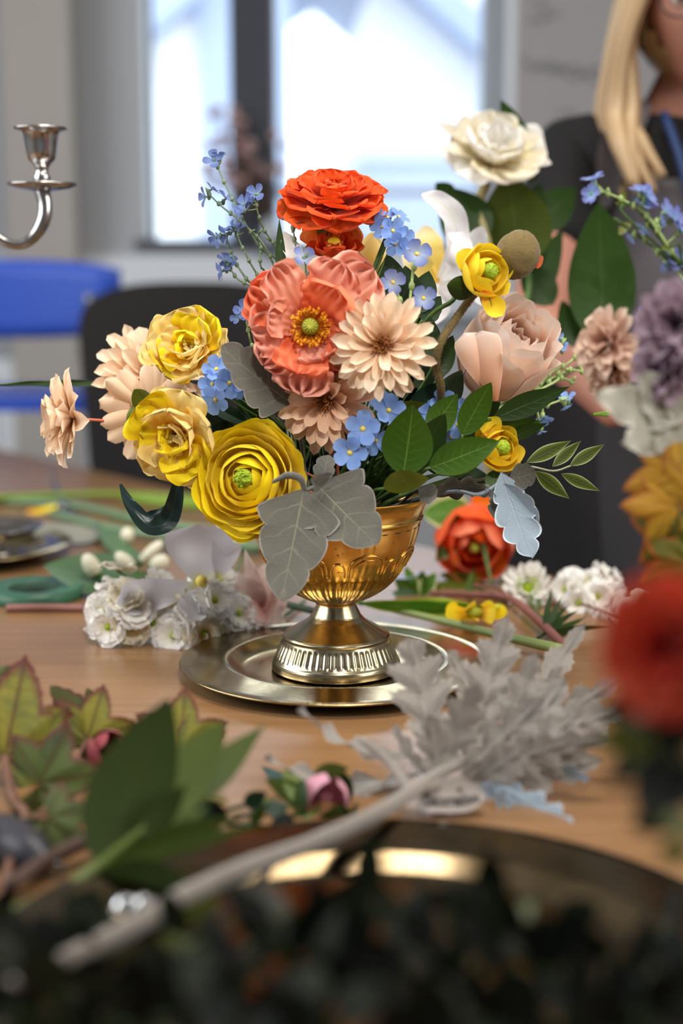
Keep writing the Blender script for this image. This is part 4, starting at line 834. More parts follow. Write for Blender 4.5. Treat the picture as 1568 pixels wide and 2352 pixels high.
wpart('stem', tubev([at(1310, 1070, 1.2), at(1270, 1082, 1.2), at(1210, 1072, 1.2), at(1150, 1090, 1.21), at(1000, 1130, 1.25), MOUTH + Vector((.03, 0, -.02))], [.0008, .0015], 7), plain('grey_green_stem', '#8d9474', .5), ru)
EU = leafm('dusky_green_leaf', '#2a4024', '#35492e', '#52683f', 3, .2, rough=.6)
leafthing('dark scalloped leaves behind the translucent violet blue florets', [((905, 700, 1.23), (892, 585, 1.22), 38, EU, lobed(2, .15, 'ovate', .5)), ((945, 720, 1.23), (930, 610, 1.23), 36, EU, lobed(2, .15, 'ovate', .5)), ((960, 720, 1.22), (985, 622, 1.22), 34, EU, lobed(2, .15, 'ovate', .5)), ((970, 740, 1.22), (1012, 680, 1.22), 26, EU, lobed(2, .15, 'ovate', .5)), ((900, 720, 1.23), (862, 640, 1.23), 30, EU, lobed(2, .15, 'ovate', .5)), ((985, 840, 1.22), (990, 730, 1.22), 30, EU), ((955, 800, 1.23), (930, 700, 1.23), 34, EU), ((1000, 870, 1.22), (1040, 770, 1.22), 26, GRND), ((1010, 940, 1.22), (1060, 850, 1.22), 30, EU), ((960, 960, 1.22), (1000, 880, 1.215), 34, GRNB), ((890, 950, 1.21), (980, 925, 1.2), 18, OLV, 'lance', .6)], b=MOUTH + Vector((.01, .02, 0)))
leafthing('dark glossy leaf curling under the lower yellow flower', [((405, 1090, 1.26), (280, 1118, 1.25), 1, GRNB)], direct=True, b=at(430, 1060, 1.26)) if False else None
cl = thing('curled_leaf', 'dark blue green strap leaf curling up in a hook at the left', 'leaf', at(405, 1105, 1.25))
DBG = leafm('blue_green_strap', '#1f3434', '#2a4242', '#4a6462', 2, .3, rough=.3, vw=.2)
wpart('leaf', lp([at(410, 1085, 1.25), at(403, 1140, 1.25), at(385, 1195, 1.25), at(345, 1208, 1.24), at(305, 1170, 1.24), at(276, 1112, 1.24)], px(24, 1.25), None), DBG, cl)
wpart('leaf', lp([at(430, 1060, 1.26), at(408, 1120, 1.26), at(392, 1170, 1.265), at(350, 1185, 1.27), at(320, 1180, 1.27)], px(16, 1.25), None), DBG, cl)
wpart('stem', tubev([at(415, 1080, 1.252), at(470, 1040, 1.27), at(600, 1090, 1.28), MOUTH + Vector((-.04, 0, -.01)), MOUTH + Vector((-.02, 0, -.04))], .002, 7), STD, cl)
gb = thing('long_grass_leaf', 'long thin dark green blade pointing straight left from the bouquet', 'leaf', at(220, 882, 1.33))
wpart('leaf', lp([at(330, 890, 1.33), at(220, 882, 1.33), at(110, 881, 1.33), at(-20, 884, 1.33)], px(8, 1.33)), GRND, gb)
wpart('stem', tubev([at(325, 890, 1.33), at(480, 950, 1.32), MOUTH + Vector((-.03, .03, 0)), MOUTH + Vector((-.02, 0, -.04))], .0016, 7), STD, gb)
# grassy blades and dark filler greens in the middle
random.seed(21)
gr = thing('grass_tuft', 'tuft of fine dark green blades under the sky blue florets', 'leaves', at(560, 1000, 1.24))
for i in range(16): leafw(gr, at(640 + rnd(-20, 20), 1050, 1.25), at(rnd(520, 610), rnd(905, 990), rnd(1.2, 1.24)), px(6, 1.2), GRND, 'blade', bend=rnd(-.5, .6), nu=5, nv=10)
wpart('stem', tubev([at(640, 1048, 1.25), MOUTH + Vector((-.03, 0, 0)), MOUTH + Vector((-.02, 0, -.04))], .003, 7), STD, gr)
gr = thing('grass_tuft', 'tuft of fine dark needles rising from the urn in front', 'leaves', at(850, 1130, 1.22))
for i in range(26): leafw(gr, at(850 + rnd(-30, 30), 1140, 1.23), at(rnd(800, 960), rnd(1010, 1100), rnd(1.19, 1.23)), px(4.5, 1.2), GRND, 'blade', bend=rnd(-.5, .6), nu=5, nv=8)
wpart('stem', tubev([at(850, 1138, 1.23), MOUTH + Vector((.01, 0, -.04))], .004, 7), STD, gr)
def filler(label, cx_, cy, D, sx_, sy, n, mats, hw=(18, 34), ln=(70, 120), group='dark filler greens', org=(770, 1150)):
    root = thing('filler_greens', label, 'leaves', at(cx_, cy, D), group); q = []
    for i in range(n):
        x, y, d = cx_ + rnd(-sx_, sx_), cy + rnd(-sy, sy), D + rnd(-.02, .03); a = math.atan2(y - org[1], x - org[0]) + rnd(-.9, .9); l_ = rnd(*ln)
        A_, B_ = at(x, y, d), at(x + l_ * math.cos(a), y + l_ * math.sin(a), d + rnd(-.02, .01))
        leafw(root, A_, B_, px(rnd(*hw), D), random.choice(mats), 'ovate', roll=rnd(-.9, .9), bend=rnd(-.6, .8), nu=7, nv=10); q.append(tubev([A_, A_.lerp(MOUTH, .5), MOUTH + Vector((rnd(-.03, .03), rnd(-.02, .02), -.01))], .0011, 5, 3))
    wpart('stem', q, STD, root); return root
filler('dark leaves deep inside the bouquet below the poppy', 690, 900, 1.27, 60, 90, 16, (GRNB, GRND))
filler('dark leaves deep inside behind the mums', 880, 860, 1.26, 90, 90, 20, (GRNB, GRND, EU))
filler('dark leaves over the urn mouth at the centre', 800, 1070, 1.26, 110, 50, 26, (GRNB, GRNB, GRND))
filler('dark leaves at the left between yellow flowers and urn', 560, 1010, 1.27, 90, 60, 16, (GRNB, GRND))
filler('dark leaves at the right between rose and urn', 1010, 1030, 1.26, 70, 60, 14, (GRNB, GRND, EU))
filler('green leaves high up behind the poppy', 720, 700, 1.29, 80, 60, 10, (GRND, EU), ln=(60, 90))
tw = thing('brown_twig', 'bent dark brown twig inside the bouquet under the dusky mum', 'twig', at(700, 1010, 1.22))
wpart('twig', tubev([at(640, 980, 1.24), at(690, 1000, 1.22), at(730, 960, 1.21), at(765, 940, 1.22), at(800, 1040, 1.25), MOUTH + Vector((.01, 0, -.03))], .003, 8, 6, knob=.2), plain('dark_bark', '#3a3020', .85, bump=.5), tw)
wpart('knot', dome(.0045, .0045, .0055, TR(*at(735, 985, 1.215)), 10, 8), STB, tw)
# ================================================================== things lying on the table behind and beside the urn
random.seed(11)
def tD(px_, py, h=0.0): return dep(tb(px_, py, h))
def W(px_, py, h=0.0): return tb(px_, py, h)
def rod(name, label, pts, r, mat, cat='stem', group=None, h=None, knob=0, kids=None):
    """a cut stem on the table: pts are (px, py, height above the table)"""
    P = [W(a, b, c) for a, b, c in pts]; root = thing(name, label, cat, Matrix.Translation(P[0]), group)
    wpart('stem', tubev(P, r, 8, 6, knob=knob), mat, root); return root
def blossoms(label, cs, r, mats, name='white_stock', group=None, stem=None, eye=LIME, cat='flowers', npet=7, rows=1, stemmat=STG, stemr=.0015):
    """a head of frilly blossoms; cs are world points"""
    b = Vector(cs[0]); b = sum((Vector(c) for c in cs), Vector()) / len(cs); root = thing(name, label, cat, Matrix.Translation(b), group); vs = []
    for k in range(4):
        m = MB()
        for row in range(rows + 1):
            for i in range(npet - 2 * row):
                q = sheet(r * (1 - .22 * row), r * .46, 'fan', 9, 8, bend=R(20), bend2=-R(50), cup=.2, ruf=r * .07, rf=2, ph=rnd(0, 6), tipruf=r * .09)
                A_ = np.array(RZ(2 * math.pi * i / (npet - 2 * row) + row * .5 + rnd(-.2, .2)) @ TR(0, r * .05, 0) @ RX(R(4 + 24 * row + rnd(-12, 12)))); m.add(q[0] @ A_[:3, :3].T + A_[:3, 3], q[1], q[2])
        vs.append(m.mesh('blossom', mats[k % len(mats)]))
    em = MB().add(*dome(r * .16, r * .16, r * .14, TR(0, 0, r * .1), 8, 6)).mesh('eye', eye)
    for i, c in enumerate(cs):
        d = (Vector(c) - b); d = d.normalized() if d.length > .001 else Vector((0, 0, 1)); d = (d * .8 + (EYE - Vector(c)).normalized() * .7 + Vector((rnd(-.4, .4), rnd(-.4, .4), rnd(-.1, .5)))).normalized()
        M = facing(Vector(c) - b, d.x, d.z, -d.y, rnd(0, 6)); o = put('blossom', vs[i % 4], root, M); put('eye', em, o)
    if stem: wpart('stem', tubev([Vector(s) for s in stem], stemr, 7, 5), stemmat, root)
    return root
def near(px_, py, D): return at(px_, py, D)
# ---- left: white blossoms, orchid, blush lily
Dl = tD(330, 1470, .0)
c1 = [at(x, y, tD(x, 1480, 0) + dz) for x, y, dz in ((235, 1405, 0), (265, 1350, .02), (300, 1440, -.01), (330, 1375, .02), (225, 1430, .01), (350, 1430, 0), (270, 1310, .04), (310, 1400, -.015), (250, 1440, -.01), (370, 1345, .03), (290, 1370, -.01))]
blossoms('white frilly blossom head lying left, beside the green floral tape', c1, px(46, Dl), (WHT, WHT, CRM), stem=[c1[6], W(300, 1330, .02), W(240, 1250, .01), W(150, 1180, .005)], group='white blossom heads on the table')
c2 = [at(x, y, tD(x, 1480, 0) + dz) for x, y, dz in ((420, 1440, -.01), (455, 1400, 0), (500, 1420, 0), (440, 1350, .02), (530, 1380, .02), (400, 1460, -.01), (470, 1455, -.015), (510, 1340, .03), (490, 1380, -.01), (545, 1410, .01), (410, 1400, 0), (445, 1465, -.01))]
blossoms('larger white frilly blossom head in front of the white orchid', c2, px(50, Dl), (WHT, WHT, CRM), stem=[c2[7], W(480, 1330, .02), W(400, 1230, .01), W(250, 1190, .005)], group='white blossom heads on the table')
Do = Dl - .02
orc = thing('white_orchid', 'broad white orchid petal standing up, yellow at its base', 'flower', at(455, 1335, Do))
ORCH = petalm('orchid_white', '#e6df6a', '#eceaf0', '#eceaf2', .08, .4, p=(.0, .22, .9), scol='#dadae6')
leafw(orc, at(462, 1345, Do), at(455, 1205, Do), px(78, Do), ORCH, 'fan', bend=.6, name='petal', cup=.25, ruf=.003, rf=1.3, nu=17, nv=18)
leafw(orc, at(500, 1330, Do), at(525, 1240, Do + .01), px(34, Do), ORCH, 'fan', bend=-.5, name='petal', cup=.2)
leafw(orc, at(470, 1345, Do), at(270, 1380, Do - .02), px(40, Do), ORCH, 'fan', bend=.7, name='petal', cup=.3, ruf=.003, nu=13)
leafw(orc, at(470, 1345, Do), at(430, 1420, Do - .03), px(36, Do), ORCH, 'fan', bend=.7, name='petal', cup=.3, ruf=.003, nu=13)
wpart('lip', dome(px(14, Do), px(12, Do), px(14, Do), TR(*at(463, 1335, Do - .01)), 10, 8), YC, orc)
wpart('stem', tubev([at(462, 1342, Do + .005), W(500, 1380, .01), W(560, 1280, .01), W(620, 1240, .01)], .002, 7), STG, orc)
Dp = Dl + .02
lil = thing('blush_lily', 'blush pink lily with red markings lying left behind the urn foot', 'flower', at(590, 1380, Dp))
for a, b_, hw in (((600, 1400, Dp), (562, 1262, Dp), 20), ((590, 1400, Dp), (545, 1310, Dp - .01), 36), ((600, 1410, Dp), (650, 1320, Dp + .01), 42), ((590, 1390, Dp), (620, 1290, Dp + .02), 36), ((600, 1400, Dp - .01), (560, 1430, Dp - .03), 30), ((610, 1400, Dp - .01), (655, 1430, Dp - .02), 32)):
    leafw(lil, at(*a), at(*b_), px(hw, Dp), PNK, 'point', bend=-.7, name='petal', cup=.3, ruf=.002, nu=11)
wpart('stem', tubev([at(600, 1405, Dp), W(640, 1420, .006), W(700, 1380, .004)], .002, 7), STG, lil)
# ---- stems and blades lying at the back left
SAGE = plain('sage_green_stem', '#5d7a55', .4, c2='#769070', nscale=30); YG_ = plain('yellow_green_stem', '#7d9a2a', .45, c2='#688427', nscale=30)
rod('cut_stem', 'long olive stem running to the left edge, farthest back', [(-60, 1146, .012), (120, 1138, .014), (300, 1136, .012), (520, 1150, .01)], .0052, YG_, group=None)
rod('cut_stem', 'thick dark green stem crossing behind the curled leaf', [(-40, 1150, .006), (160, 1160, .006), (330, 1196, .006), (520, 1225, .006)], .0065, SAGE)
rod('cut_stem', 'bright yellow green stem behind the golden ranunculus', [(280, 1140, .02), (380, 1155, .02), (560, 1165, .02), (640, 1160, .018)], .008, YG_)
rod('cut_stem', 'sage green stem between the blossoms and the curled leaf', [(120, 1180, .01), (260, 1215, .012), (420, 1235, .012), (600, 1260, .01)], .006, SAGE)
rod('cut_stem', 'pinkish brown cut stem in front of the green floral tape', [(15, 1397, .004), (90, 1396, .004), (195, 1397, .004)], .0044, plain('pink_brown_stem', '#8a6058', .5), group=None)
rod('cut_stem', 'smooth dark green stem pointing at the urn foot from the left', [(545, 1352, .012), (620, 1378, .012), (715, 1402, .012), (745, 1408, .012)], [.0028, .0038, .0042], STD)
LD = leafm('sage_blade', '#4f6e4c', '#5f7d5a', '#8fa386', 3, .3, rough=.4)
def flat(name, label, a, b_, hw, mat, prof='ovate', cat='leaf', group=None, h0=.004, h1=.01, bend=.4, roll=.0, up=True, stem=None, **kw):
    """single leaf lying on the table"""
    A_, B_ = W(a[0], a[1], h0), W(b_[0], b_[1], h1); root = thing(name, label, cat, Matrix.Translation(A_), group); d = B_ - A_
    M = frame(A_, d, Vector((0, -.35, 1)) if up else (EYE - A_)); q = sheet(d.length, px(hw, dep(A_)), prof, 9, 16, bend=bend, chord=True, cup=.1, **kw)
    put('blade', MB().add(*q).mesh('blade', mat), root, root.matrix_basis.inverted() @ M @ RY(roll))
    wpart('stalk', tubev([A_ - d.normalized() * .015 + Vector((0, 0, .0)), A_], .0011, 6, 3), STG, root); return root
flat('fallen_leaf', 'broad sage leaf lying behind the green floral tape', (330, 1330), (100, 1300), 95, LD, 'ovate', h0=.012, h1=.03)
flat('fallen_leaf', 'narrow sage blade lying left of the white orchid', (330, 1290), (215, 1190), 26, LD, 'lance', h0=.01, h1=.03)
flat('fallen_leaf', 'upright sage blade next to the pale buds', (300, 1310), (262, 1215), 24, LD, 'lance', h0=.01, h1=.04)
flat('fallen_leaf', 'dark green blade behind the white orchid', (350, 1260), (500, 1215), 26, GRND, 'lance', h0=.01, h1=.02)
flat('fallen_leaf', 'small bright green leaf between the two white blossom heads', (300, 1310), (345, 1325), 22, GRN, 'ovate', h0=.035, h1=.045)
flat('fallen_leaf', 'long blade reaching behind the ranunculus to the urn', (620, 1260), (470, 1215), 18, LD, 'lance', h0=.012, h1=.02)
flat('fallen_leaf', 'wide grey green blade behind the platter', (240, 1230), (30, 1205), 46, leafm('grey_blade', '#8a8c80', '#9a9a8e', '#b5b5a5', 3, .2), 'ovate', h0=.01, h1=.03)
def bud(label, px_, py, h, rx_, rz_, ang, mat, group=None):
    p = W(px_, py, h); t = thing('flower_bud', label, 'flower bud', Matrix.Translation(p) @ RY(ang), group); k_ = dep(p) / FPX
    mk('bud', dome(rx_ * k_, rx_ * k_, rz_ * k_), mat, t); mk('calyx', lathe([(.0001, -rz_ * k_ * 1.15), (rx_ * k_ * .6, -rz_ * k_ * .9), (rx_ * k_ * .95, -rz_ * k_ * .3), (rx_ * k_ * .8, -rz_ * k_ * .1)], 14, False), STG, t)
    mk('stem', tubev([(0, 0, -rz_ * k_), (0, .01, -rz_ * k_ * 1.8), (.01, .02, -rz_ * k_ * 2.4)], .0016, 6, 4), STG, t); return t
BUDC = plain('pale_bud', '#e3dacb', .6, c2='#cfd0b0')
bud('pale bud leftmost above the broad sage leaf', 210, 1300, .03, 20, 32, -.5, BUDC); bud('pale bud with a green base beside the upright blade', 288, 1290, .035, 17, 30, -.8, BUDC)
bud('small round pale bud behind the others at the left', 292, 1230, .03, 16, 20, .2, BUDC); bud('long pale bud leaning right, left of the orchid', 345, 1270, .03, 14, 40, .8, BUDC); bud('blunt pinkish bud below the leaning one', 365, 1295, .025, 20, 26, .9, BUDC)
flat('fallen_petal', 'white pointed petal on the table behind the golden ranunculus', (560, 1250), (500, 1195), 16, WHT, 'ovate', 'petal', h0=.01, h1=.03)
flat('fallen_petal', 'yellow petal on the table behind the brass platter', (60, 1175), (130, 1165), 20, YEL, 'round', 'petal', h0=.005, h1=.015)
ph_ = thing('twig_cutter', 'grey metal floral snips standing at the back left of the table', 'tool', W(130, 1120, 0)) ; ph_.name = 'floral_snips'
wpart('blade', [tubev([W(150, 1170, .004), W(125, 1110, .02), W(118, 1075, .03)], [.006, .004, .001], 6, 4)], STEEL, ph_); wpart('handle', tubev([W(150, 1170, .006), W(175, 1190, .006), W(205, 1200, .006), W(225, 1235, .006)], .006, 8, 5), plain('dark_grip', '#4b4d55', .5), ph_)
# ---- right behind: orange rose, leaves, stems, yellow petals
Dr = tD(1090, 1345)
M = facing(at(1090, 1245, Dr), -.1, -.25, 1, .3)
t = thing('orange_rose', 'blurred orange red rose lying behind the urn on the right', 'flower', M); Rr = px(84, Dr)
for li, (n, f, th, dph) in enumerate(((3, .3, 20, 1.3), (4, .5, 28, 1.1), (5, .75, 40, .9), (5, 1.0, 56, .75))):
    for i in range(n): put('petal', MB().add(*shell(Rr * f, R(th), 2 * math.pi * i / n + li * .8, dph, zs=.95, flare=.14, fw=6, wav=Rr * .05, wf=1.6, ph=rnd(0, 6), off=rnd(0, Rr * .05))).mesh('petal', (RED, ORG2, COR2, ORG)[(i + li) % 4]), t)
wpart('petal', leaf_ := sheet(.001, .001), None, t) if False else None
leafw(t, at(1110, 1190, Dr), at(1105, 1130, Dr), px(26, Dr), ORG2, 'round', name='petal'); leafw(t, at(1050, 1300, Dr), at(1010, 1210, Dr), px(24, Dr), RED, 'round', name='petal')
mk('heart', dome(Rr * .13, Rr * .13, Rr * .2, TR(0, 0, Rr * .35)), PODG, t)
wpart('stem', tubev([at(1090, 1300, Dr + .03), W(1080, 1360, .01), W(1150, 1372, .005)], .003, 7), STG, t)
VG = leafm('cream_edged_leaf', '#4c7a2a', '#5b8a34', '#a5bc70', 4, .4, edge='#c4c88a', ew=.72)
leafthing('cream-edged green leaf behind the urn rim at the right', [((1085, 1175, Dr), (970, 1180, Dr), 46, VG), ((1080, 1190, Dr), (1000, 1290, Dr), 30, VG)], b=W(1130, 1350, .006))
leafthing('cluster of small green leaves just right of the urn bowl', [((960, 1370, Dr - .05), (905, 1330, Dr - .06), 18, GRN), ((960, 1370, Dr - .05), (930, 1300, Dr - .05), 16, VG), ((965, 1372, Dr - .05), (1000, 1315, Dr - .05), 20, VG), ((965, 1372, Dr - .05), (970, 1310, Dr - .05), 18, GRN), ((960, 1375, Dr - .05), (900, 1360, Dr - .06), 16, LD), ((980, 1375, Dr - .04), (1010, 1345, Dr - .04), 16, OLV)], b=W(1010, 1390, .004))
leafthing('olive leaves under the orange rose', [((1120, 1350, Dr), (1010, 1318, Dr), 20, OLV), ((1150, 1370, Dr), (1200, 1310, Dr), 24, OLV), ((1080, 1350, Dr - .02), (980, 1345, Dr - .02), 14, OLV)], b=W(1160, 1380, .004))
flat('fallen_petal', 'pale blue petal beside the urn bowl at the right', (890, 1325), (990, 1312), 12, plain('pale_blue_petal_mat', '#b9c6ec', .5, transl=.3), 'lance', 'petal', h0=.02, h1=.025)
Ds = tD(1000, 1400)
sg = thing('broad_leaf', 'bright green wavy leaf running right from the urn stem', 'leaf', at(840, 1368, Ds))
leafw(sg, W(820, 1385, .02), W(1150, 1392, .02), px(24, Ds), leafm('lime_edged_leaf', '#4d8a1c', '#5c9a24', '#b5cf5a', 2, .4, edge='#b9cf4e', ew=.7), 'lance', roll=.6, bend=-.3, ruf=.003, rf=1.6)
wpart('stalk', tubev([W(790, 1370, .01), W(830, 1385, .02)], .003, 7), STG, sg)
rod('cut_stem', 'straight pale green stem lying behind the tray towards the right', [(870, 1392, .012), (1000, 1422, .012), (1150, 1460, .012), (1290, 1492, .012)], [.0035, .004, .0052], plain('light_green_stem', '#7f8f4e', .45, c2='#93a260'))
b_ = rod('woody_stem', 'reddish brown forked stem behind the pale felted branch', [(985, 1362, .012), (1080, 1366, .012), (1165, 1372, .012), (1230, 1420, .012), (1305, 1492, .01)], [.003, .0035, .0042, .0045], plain('red_brown_stem', '#8d5a50', .55, c2='#7a4a42'), 'stem', knob=.1)
wpart('side_twig', tubev([W(1165, 1372, .012), W(1140, 1350, .02), W(1090, 1345, .03)], .002, 6), STB, b_)
yt = thing('yellow_flower', 'yellow flower lying flat behind the bright green wavy leaf', 'flower', W(1090, 1405, .015))
for a in range(7): 
    an = a * .9; leafw(yt, W(1090, 1408, .012), W(1090 + 75 * math.cos(an), 1405 + 14 * math.sin(an), .014 + .012 * abs(math.sin(an))), px(18, Ds), YEL, 'round', name='petal')
wpart('centre', dome(.008, .008, .006, TR(*W(1090, 1408, .016))), PODG, yt)
# white daisy, white stock at right
Dd = tD(1215, 1390)
mum('white daisy with lime centre lying in front of the dark apron', 1212, 1345, Dd, (-.15, .1, 1), 62, layers=((16, 1.0, 10, .19), (13, .8, 34, .19), (9, .55, 55, .2)), mats=(WHT, WHT), stem=STG, group=None, dostem=False, name='white_daisy', hub=False)
o = bpy.data.objects[[x.name for x in COL.objects if x.name.startswith('white_daisy')][-1]]
mk('centre', dome(.012, .012, .008, TR(0, 0, .006)), LIME, o)
wpart('stem', tubev([at(1215, 1350, Dd + .01), W(1230, 1405, .008), W(1290, 1440, .004)], .0018, 7), STG, o)
leafthing('pale petals drooping under the white daisy', [((1225, 1375, Dd), (1215, 1425, Dd - .01), 20, WHT, 'round'), ((1240, 1372, Dd), (1250, 1420, Dd - .01), 16, WHT, 'round')], name='hanging_petals', cat='petals', b=W(1240, 1395, .005))
De = tD(1370, 1400)
c3 = [at(x, y, De + dz) for x, y, dz in ((1300, 1355, 0), (1330, 1385, -.01), (1350, 1340, .01), (1385, 1325, .02), (1400, 1370, 0), (1372, 1370, -.01), (1415, 1345, .02), (1310, 1340, .01))]
blossoms('white frilly blossom branch at the right against the black skirt', c3, px(40, De), (WHT, WHT), group='white blossom heads at the right', stem=[c3[1], W(1400, 1410, .01), W(1470, 1440, .006)], stemmat=STB)
c4 = [at(x, y, De - .04 + dz) for x, y, dz in ((1450, 1400, 0), (1475, 1385, .01), (1440, 1425, -.01), (1470, 1430, 0), (1390, 1430, 0))]
blossoms('cream-hearted white blossoms near the red out-of-focus flower', c4, px(32, De), (WHT, CRM), group='white blossom heads at the right', stem=[c4[2], W(1430, 1450, .008), W(1400, 1420, .004)], stemmat=STB)
dl = thing('needle_leaf_sprig', 'sprig of dark narrow leaves under the white blossoms at right', 'leaves', W(1250, 1455, .01))
for i, (x, y) in enumerate(((1268, 1350), (1310, 1385), (1350, 1415), (1395, 1450), (1360, 1460), (1330, 1400), (1290, 1370), (1300, 1450), (1410, 1440))): leafw(dl, W(1250, 1455, .008), at(x, y, tD(1300, 1450) + rnd(-.02, .03)), px(8, 1.45), GRND, 'lance', roll=rnd(-.6, .6), bend=.3)
wpart('stem', tubev([W(1235, 1465, .006), W(1250, 1455, .008)], .002, 6, 3), STD, dl)
# ================================================================== cream rose branch, delphinium (behind the focus, right)
D = 1.56
ruffle('cream rose held up high in front of the grey wall', 1128, 372, D, (.15, .75, .65), 118, (CRM, CRM, WHT), .3, .62, name='cream_rose', lo=7, li=6, group=None, amp=.6, dostem=False, cat='flower')
o = [x for x in COL.objects if x.name.startswith('cream_rose')][-1]
CST = plain('cream_stem', '#a79a68', .6)
wpart('stem', tubev([at(1115, 420, D), at(1102, 480, D), at(1130, 640, D), at(1120, 900, 1.66), W(1125, 1262, .01), W(1125, 1266, 0.003)], [.006, .0045, .004], 8, 6), CST, o)
LG = leafm('large_rose_leaf', '#263f10', '#304e14', '#4a6c26', 7, .3, rough=.4, transl=.3); LGO = leafm('olive_rose_leaf', '#3b4a0e', '#4a5814', '#667326', 6, .2, rough=.4, transl=.35)
lb = thing('rose_leaf_branch', 'large dark green rose leaves around and below the cream rose', 'leaves', W(1110, 1262, .002))
for a, e, hw, m_ in (((1225, 420, 1.57), (1150, 228, 1.57), 34, LG), ((1110, 560, 1.55), (1020, 430, 1.55), 62, LG), ((1190, 620, 1.55), (1165, 400, 1.54), 88, LGO), ((1230, 520, 1.57), (1322, 432, 1.57), 46, LG), ((1190, 590, 1.55), (1240, 420, 1.56), 44, LG), ((1385, 790, 1.50), (1375, 465, 1.50), 78, LG), ((1215, 700, 1.56), (1290, 530, 1.57), 36, LG), ((1270, 700, 1.56), (1200, 600, 1.56), 40, LG), ((1330, 800, 1.53), (1290, 690, 1.53), 30, LG), ((1040, 460, 1.56), (1000, 420, 1.56), 24, LG)):
    leafw(lb, at(*a), at(*e), px(hw, a[2]), m_, 'ovate', bend=.5, roll=rnd(-.3, .3))
wpart('stem', [tubev([at(1190, 420, 1.57), at(1195, 560, 1.56), at(1215, 660, 1.56), at(1180, 780, 1.56), at(1150, 1000, 1.7), W(1110, 1262, .002)], [.003, .004, .005], 8, 6), tubev([at(1110, 560, 1.55), at(1195, 600, 1.56)], .002, 6, 3), tubev([at(1385, 790, 1.5), at(1300, 860, 1.53), at(1160, 900, 1.63)], .002, 6, 3)], STG, lb)
PURP = petalm('delphinium_petal', '#9fd0e8', '#93a0de', '#7a78c4', .2, .4)
spray('violet blue delphinium spray leaning in from the right', [
    ([(1385, 440, 1.40), (1435, 462, 1.40), (1485, 495, 1.40), (1530, 560, 1.40), (1600, 680, 1.42), (1730, 1100, 1.3)], [(1362, 412, 1.4, 1.6), (1366, 436, 1.4, 1.8), (1358, 446, 1.39, 1.3), (1470, 440, 1.4, 1.5), (1486, 452, 1.4, 1.8), (1478, 470, 1.4, 1.5), (1530, 490, 1.4, 1.9), (1548, 505, 1.4, 1.8), (1516, 510, 1.4, 1.2), (1482, 522, 1.41, 1.4), (1565, 530, 1.4, 1.4)]),
    ([(1470, 540, 1.42), (1520, 590, 1.42), (1575, 660, 1.42), (1715, 1050, 1.32)], [(1450, 545, 1.42, 1.0), (1540, 590, 1.42, 1.5), (1556, 600, 1.42, 1.3), (1530, 610, 1.42, 1)]),
    ([(1500, 700, 1.35), (1560, 760, 1.37), (1650, 900, 1.42)], [(1482, 722, 1.3, 1.4), (1488, 736, 1.3, 1.2)])], PURP, STP, r=18, name='delphinium_spray', base=W(1790, 1560, .095), n=5, sr=.0016)
leafthing('small pale leaves along the delphinium spray', [((1430, 470, 1.4), (1432, 435, 1.4), 7, OLV), ((1440, 470, 1.4), (1412, 465, 1.4), 6, OLV), ((1425, 515, 1.42), (1440, 530, 1.42), 18, plain('pale_olive_blob', '#aab06a', .6, transl=.3), 'round'), ((1540, 565, 1.4), (1518, 572, 1.4), 8, OLV)], b=at(1570, 620, 1.42)) 
# ================================================================== second arrangement at the right edge (in front of the focus)
BR = W(1790, 1560, .0); 
BR2 = BR + Vector((0, 0, .10))
vs = thing('white_planter', 'white pot just outside the right edge holding the mauve arrangement', 'planter', BR)
mk('pot', lathe([(.0001, 0), (.045, 0), (.05, .004), (.058, .10), (.06, .105), (.055, .104), (.046, .012), (.0001, .01)], 40, False), plain('white_glaze', '#dedbd4', .3), vs)
mk('soil', lathe([(.0001, .095), (.052, .095), (.052, .085), (.0001, .085)], 24, False), plain('dark_moss', '#2a3018', .95), vs)
def to_pot(root, p, r=.0018, mat=STG): wpart('stem', tubev([p, Vector(p).lerp(BR2, .5) + Vector((0, 0, .02)), BR2 + Vector((rnd(-.02, .02), 0, -.004))], r, 7, 5), mat, root)
DR = petalm('antique_rose_petal', '#8e5846', '#d9ab95', '#f0d6c0', .35, .3, p=(0, .3, .9)); MV = petalm('mauve_petal', '#5d4552', '#9d8294', '#b9a2b0', .3, .3)
for lb_, a, fc, rr, mm, ly in (('antique pink mum half hidden behind the mauve flower', (1400, 790, 1.03), (-.75, .25, .6), 88, (DR, DR), 3), ('second antique pink mum below, over the person\'s forearm', (1405, 850, 1.05), (-.6, -.25, .7), 76, (DR, DR), 3), ('mauve spiky flower at the right edge', (1560, 745, .92), (-.5, .1, .8), 108, (MV, MV), 3), ('lower mauve flower pointing left above the pale felted leaves', (1530, 850, .93), (-.8, .1, .6), 90, (MV, MV), 3)):
    t = mum(lb_, a[0], a[1], a[2], fc, rr, mats=mm, group=None, dostem=False, hub=False, name='antique_mum' if mm[0] is DR else 'mauve_flower', layers=((14, 1, 8, .19), (12, .85, 28, .19), (10, .65, 50, .18))); to_pot(t, t.matrix_basis.translation)
LE = leafm('lambs_ear', '#a9a89a', '#bcbaac', '#d9d8c8', 4, .3, edge='#d6d5ca', rough=.95, sheen=.5, fuzz=.3, bump=.6, spec=.1)
t = thing('lambs_ear_sprig', 'pale grey green woolly leaves under the mauve flowers at the right', 'leaves', at(1560, 930, .93))
for a, e, hw, rl in (((1560, 960, .93), (1365, 905, .92), 52, .2), ((1570, 990, .94), (1430, 1015, .92), 50, -.2), ((1580, 960, .93), (1470, 860, .92), 60, .3), ((1600, 1000, .94), (1500, 1030, .93), 46, -.4), ((1600, 940, .93), (1530, 900, .92), 50, 0)): leafw(t, at(*a), at(*e), px(hw, .93), LE, lobed(4, .15, 'ovate', .5), roll=rl, bend=.5, ruf=.002, nv=30)
to_pot(t, at(1575, 960, .93))
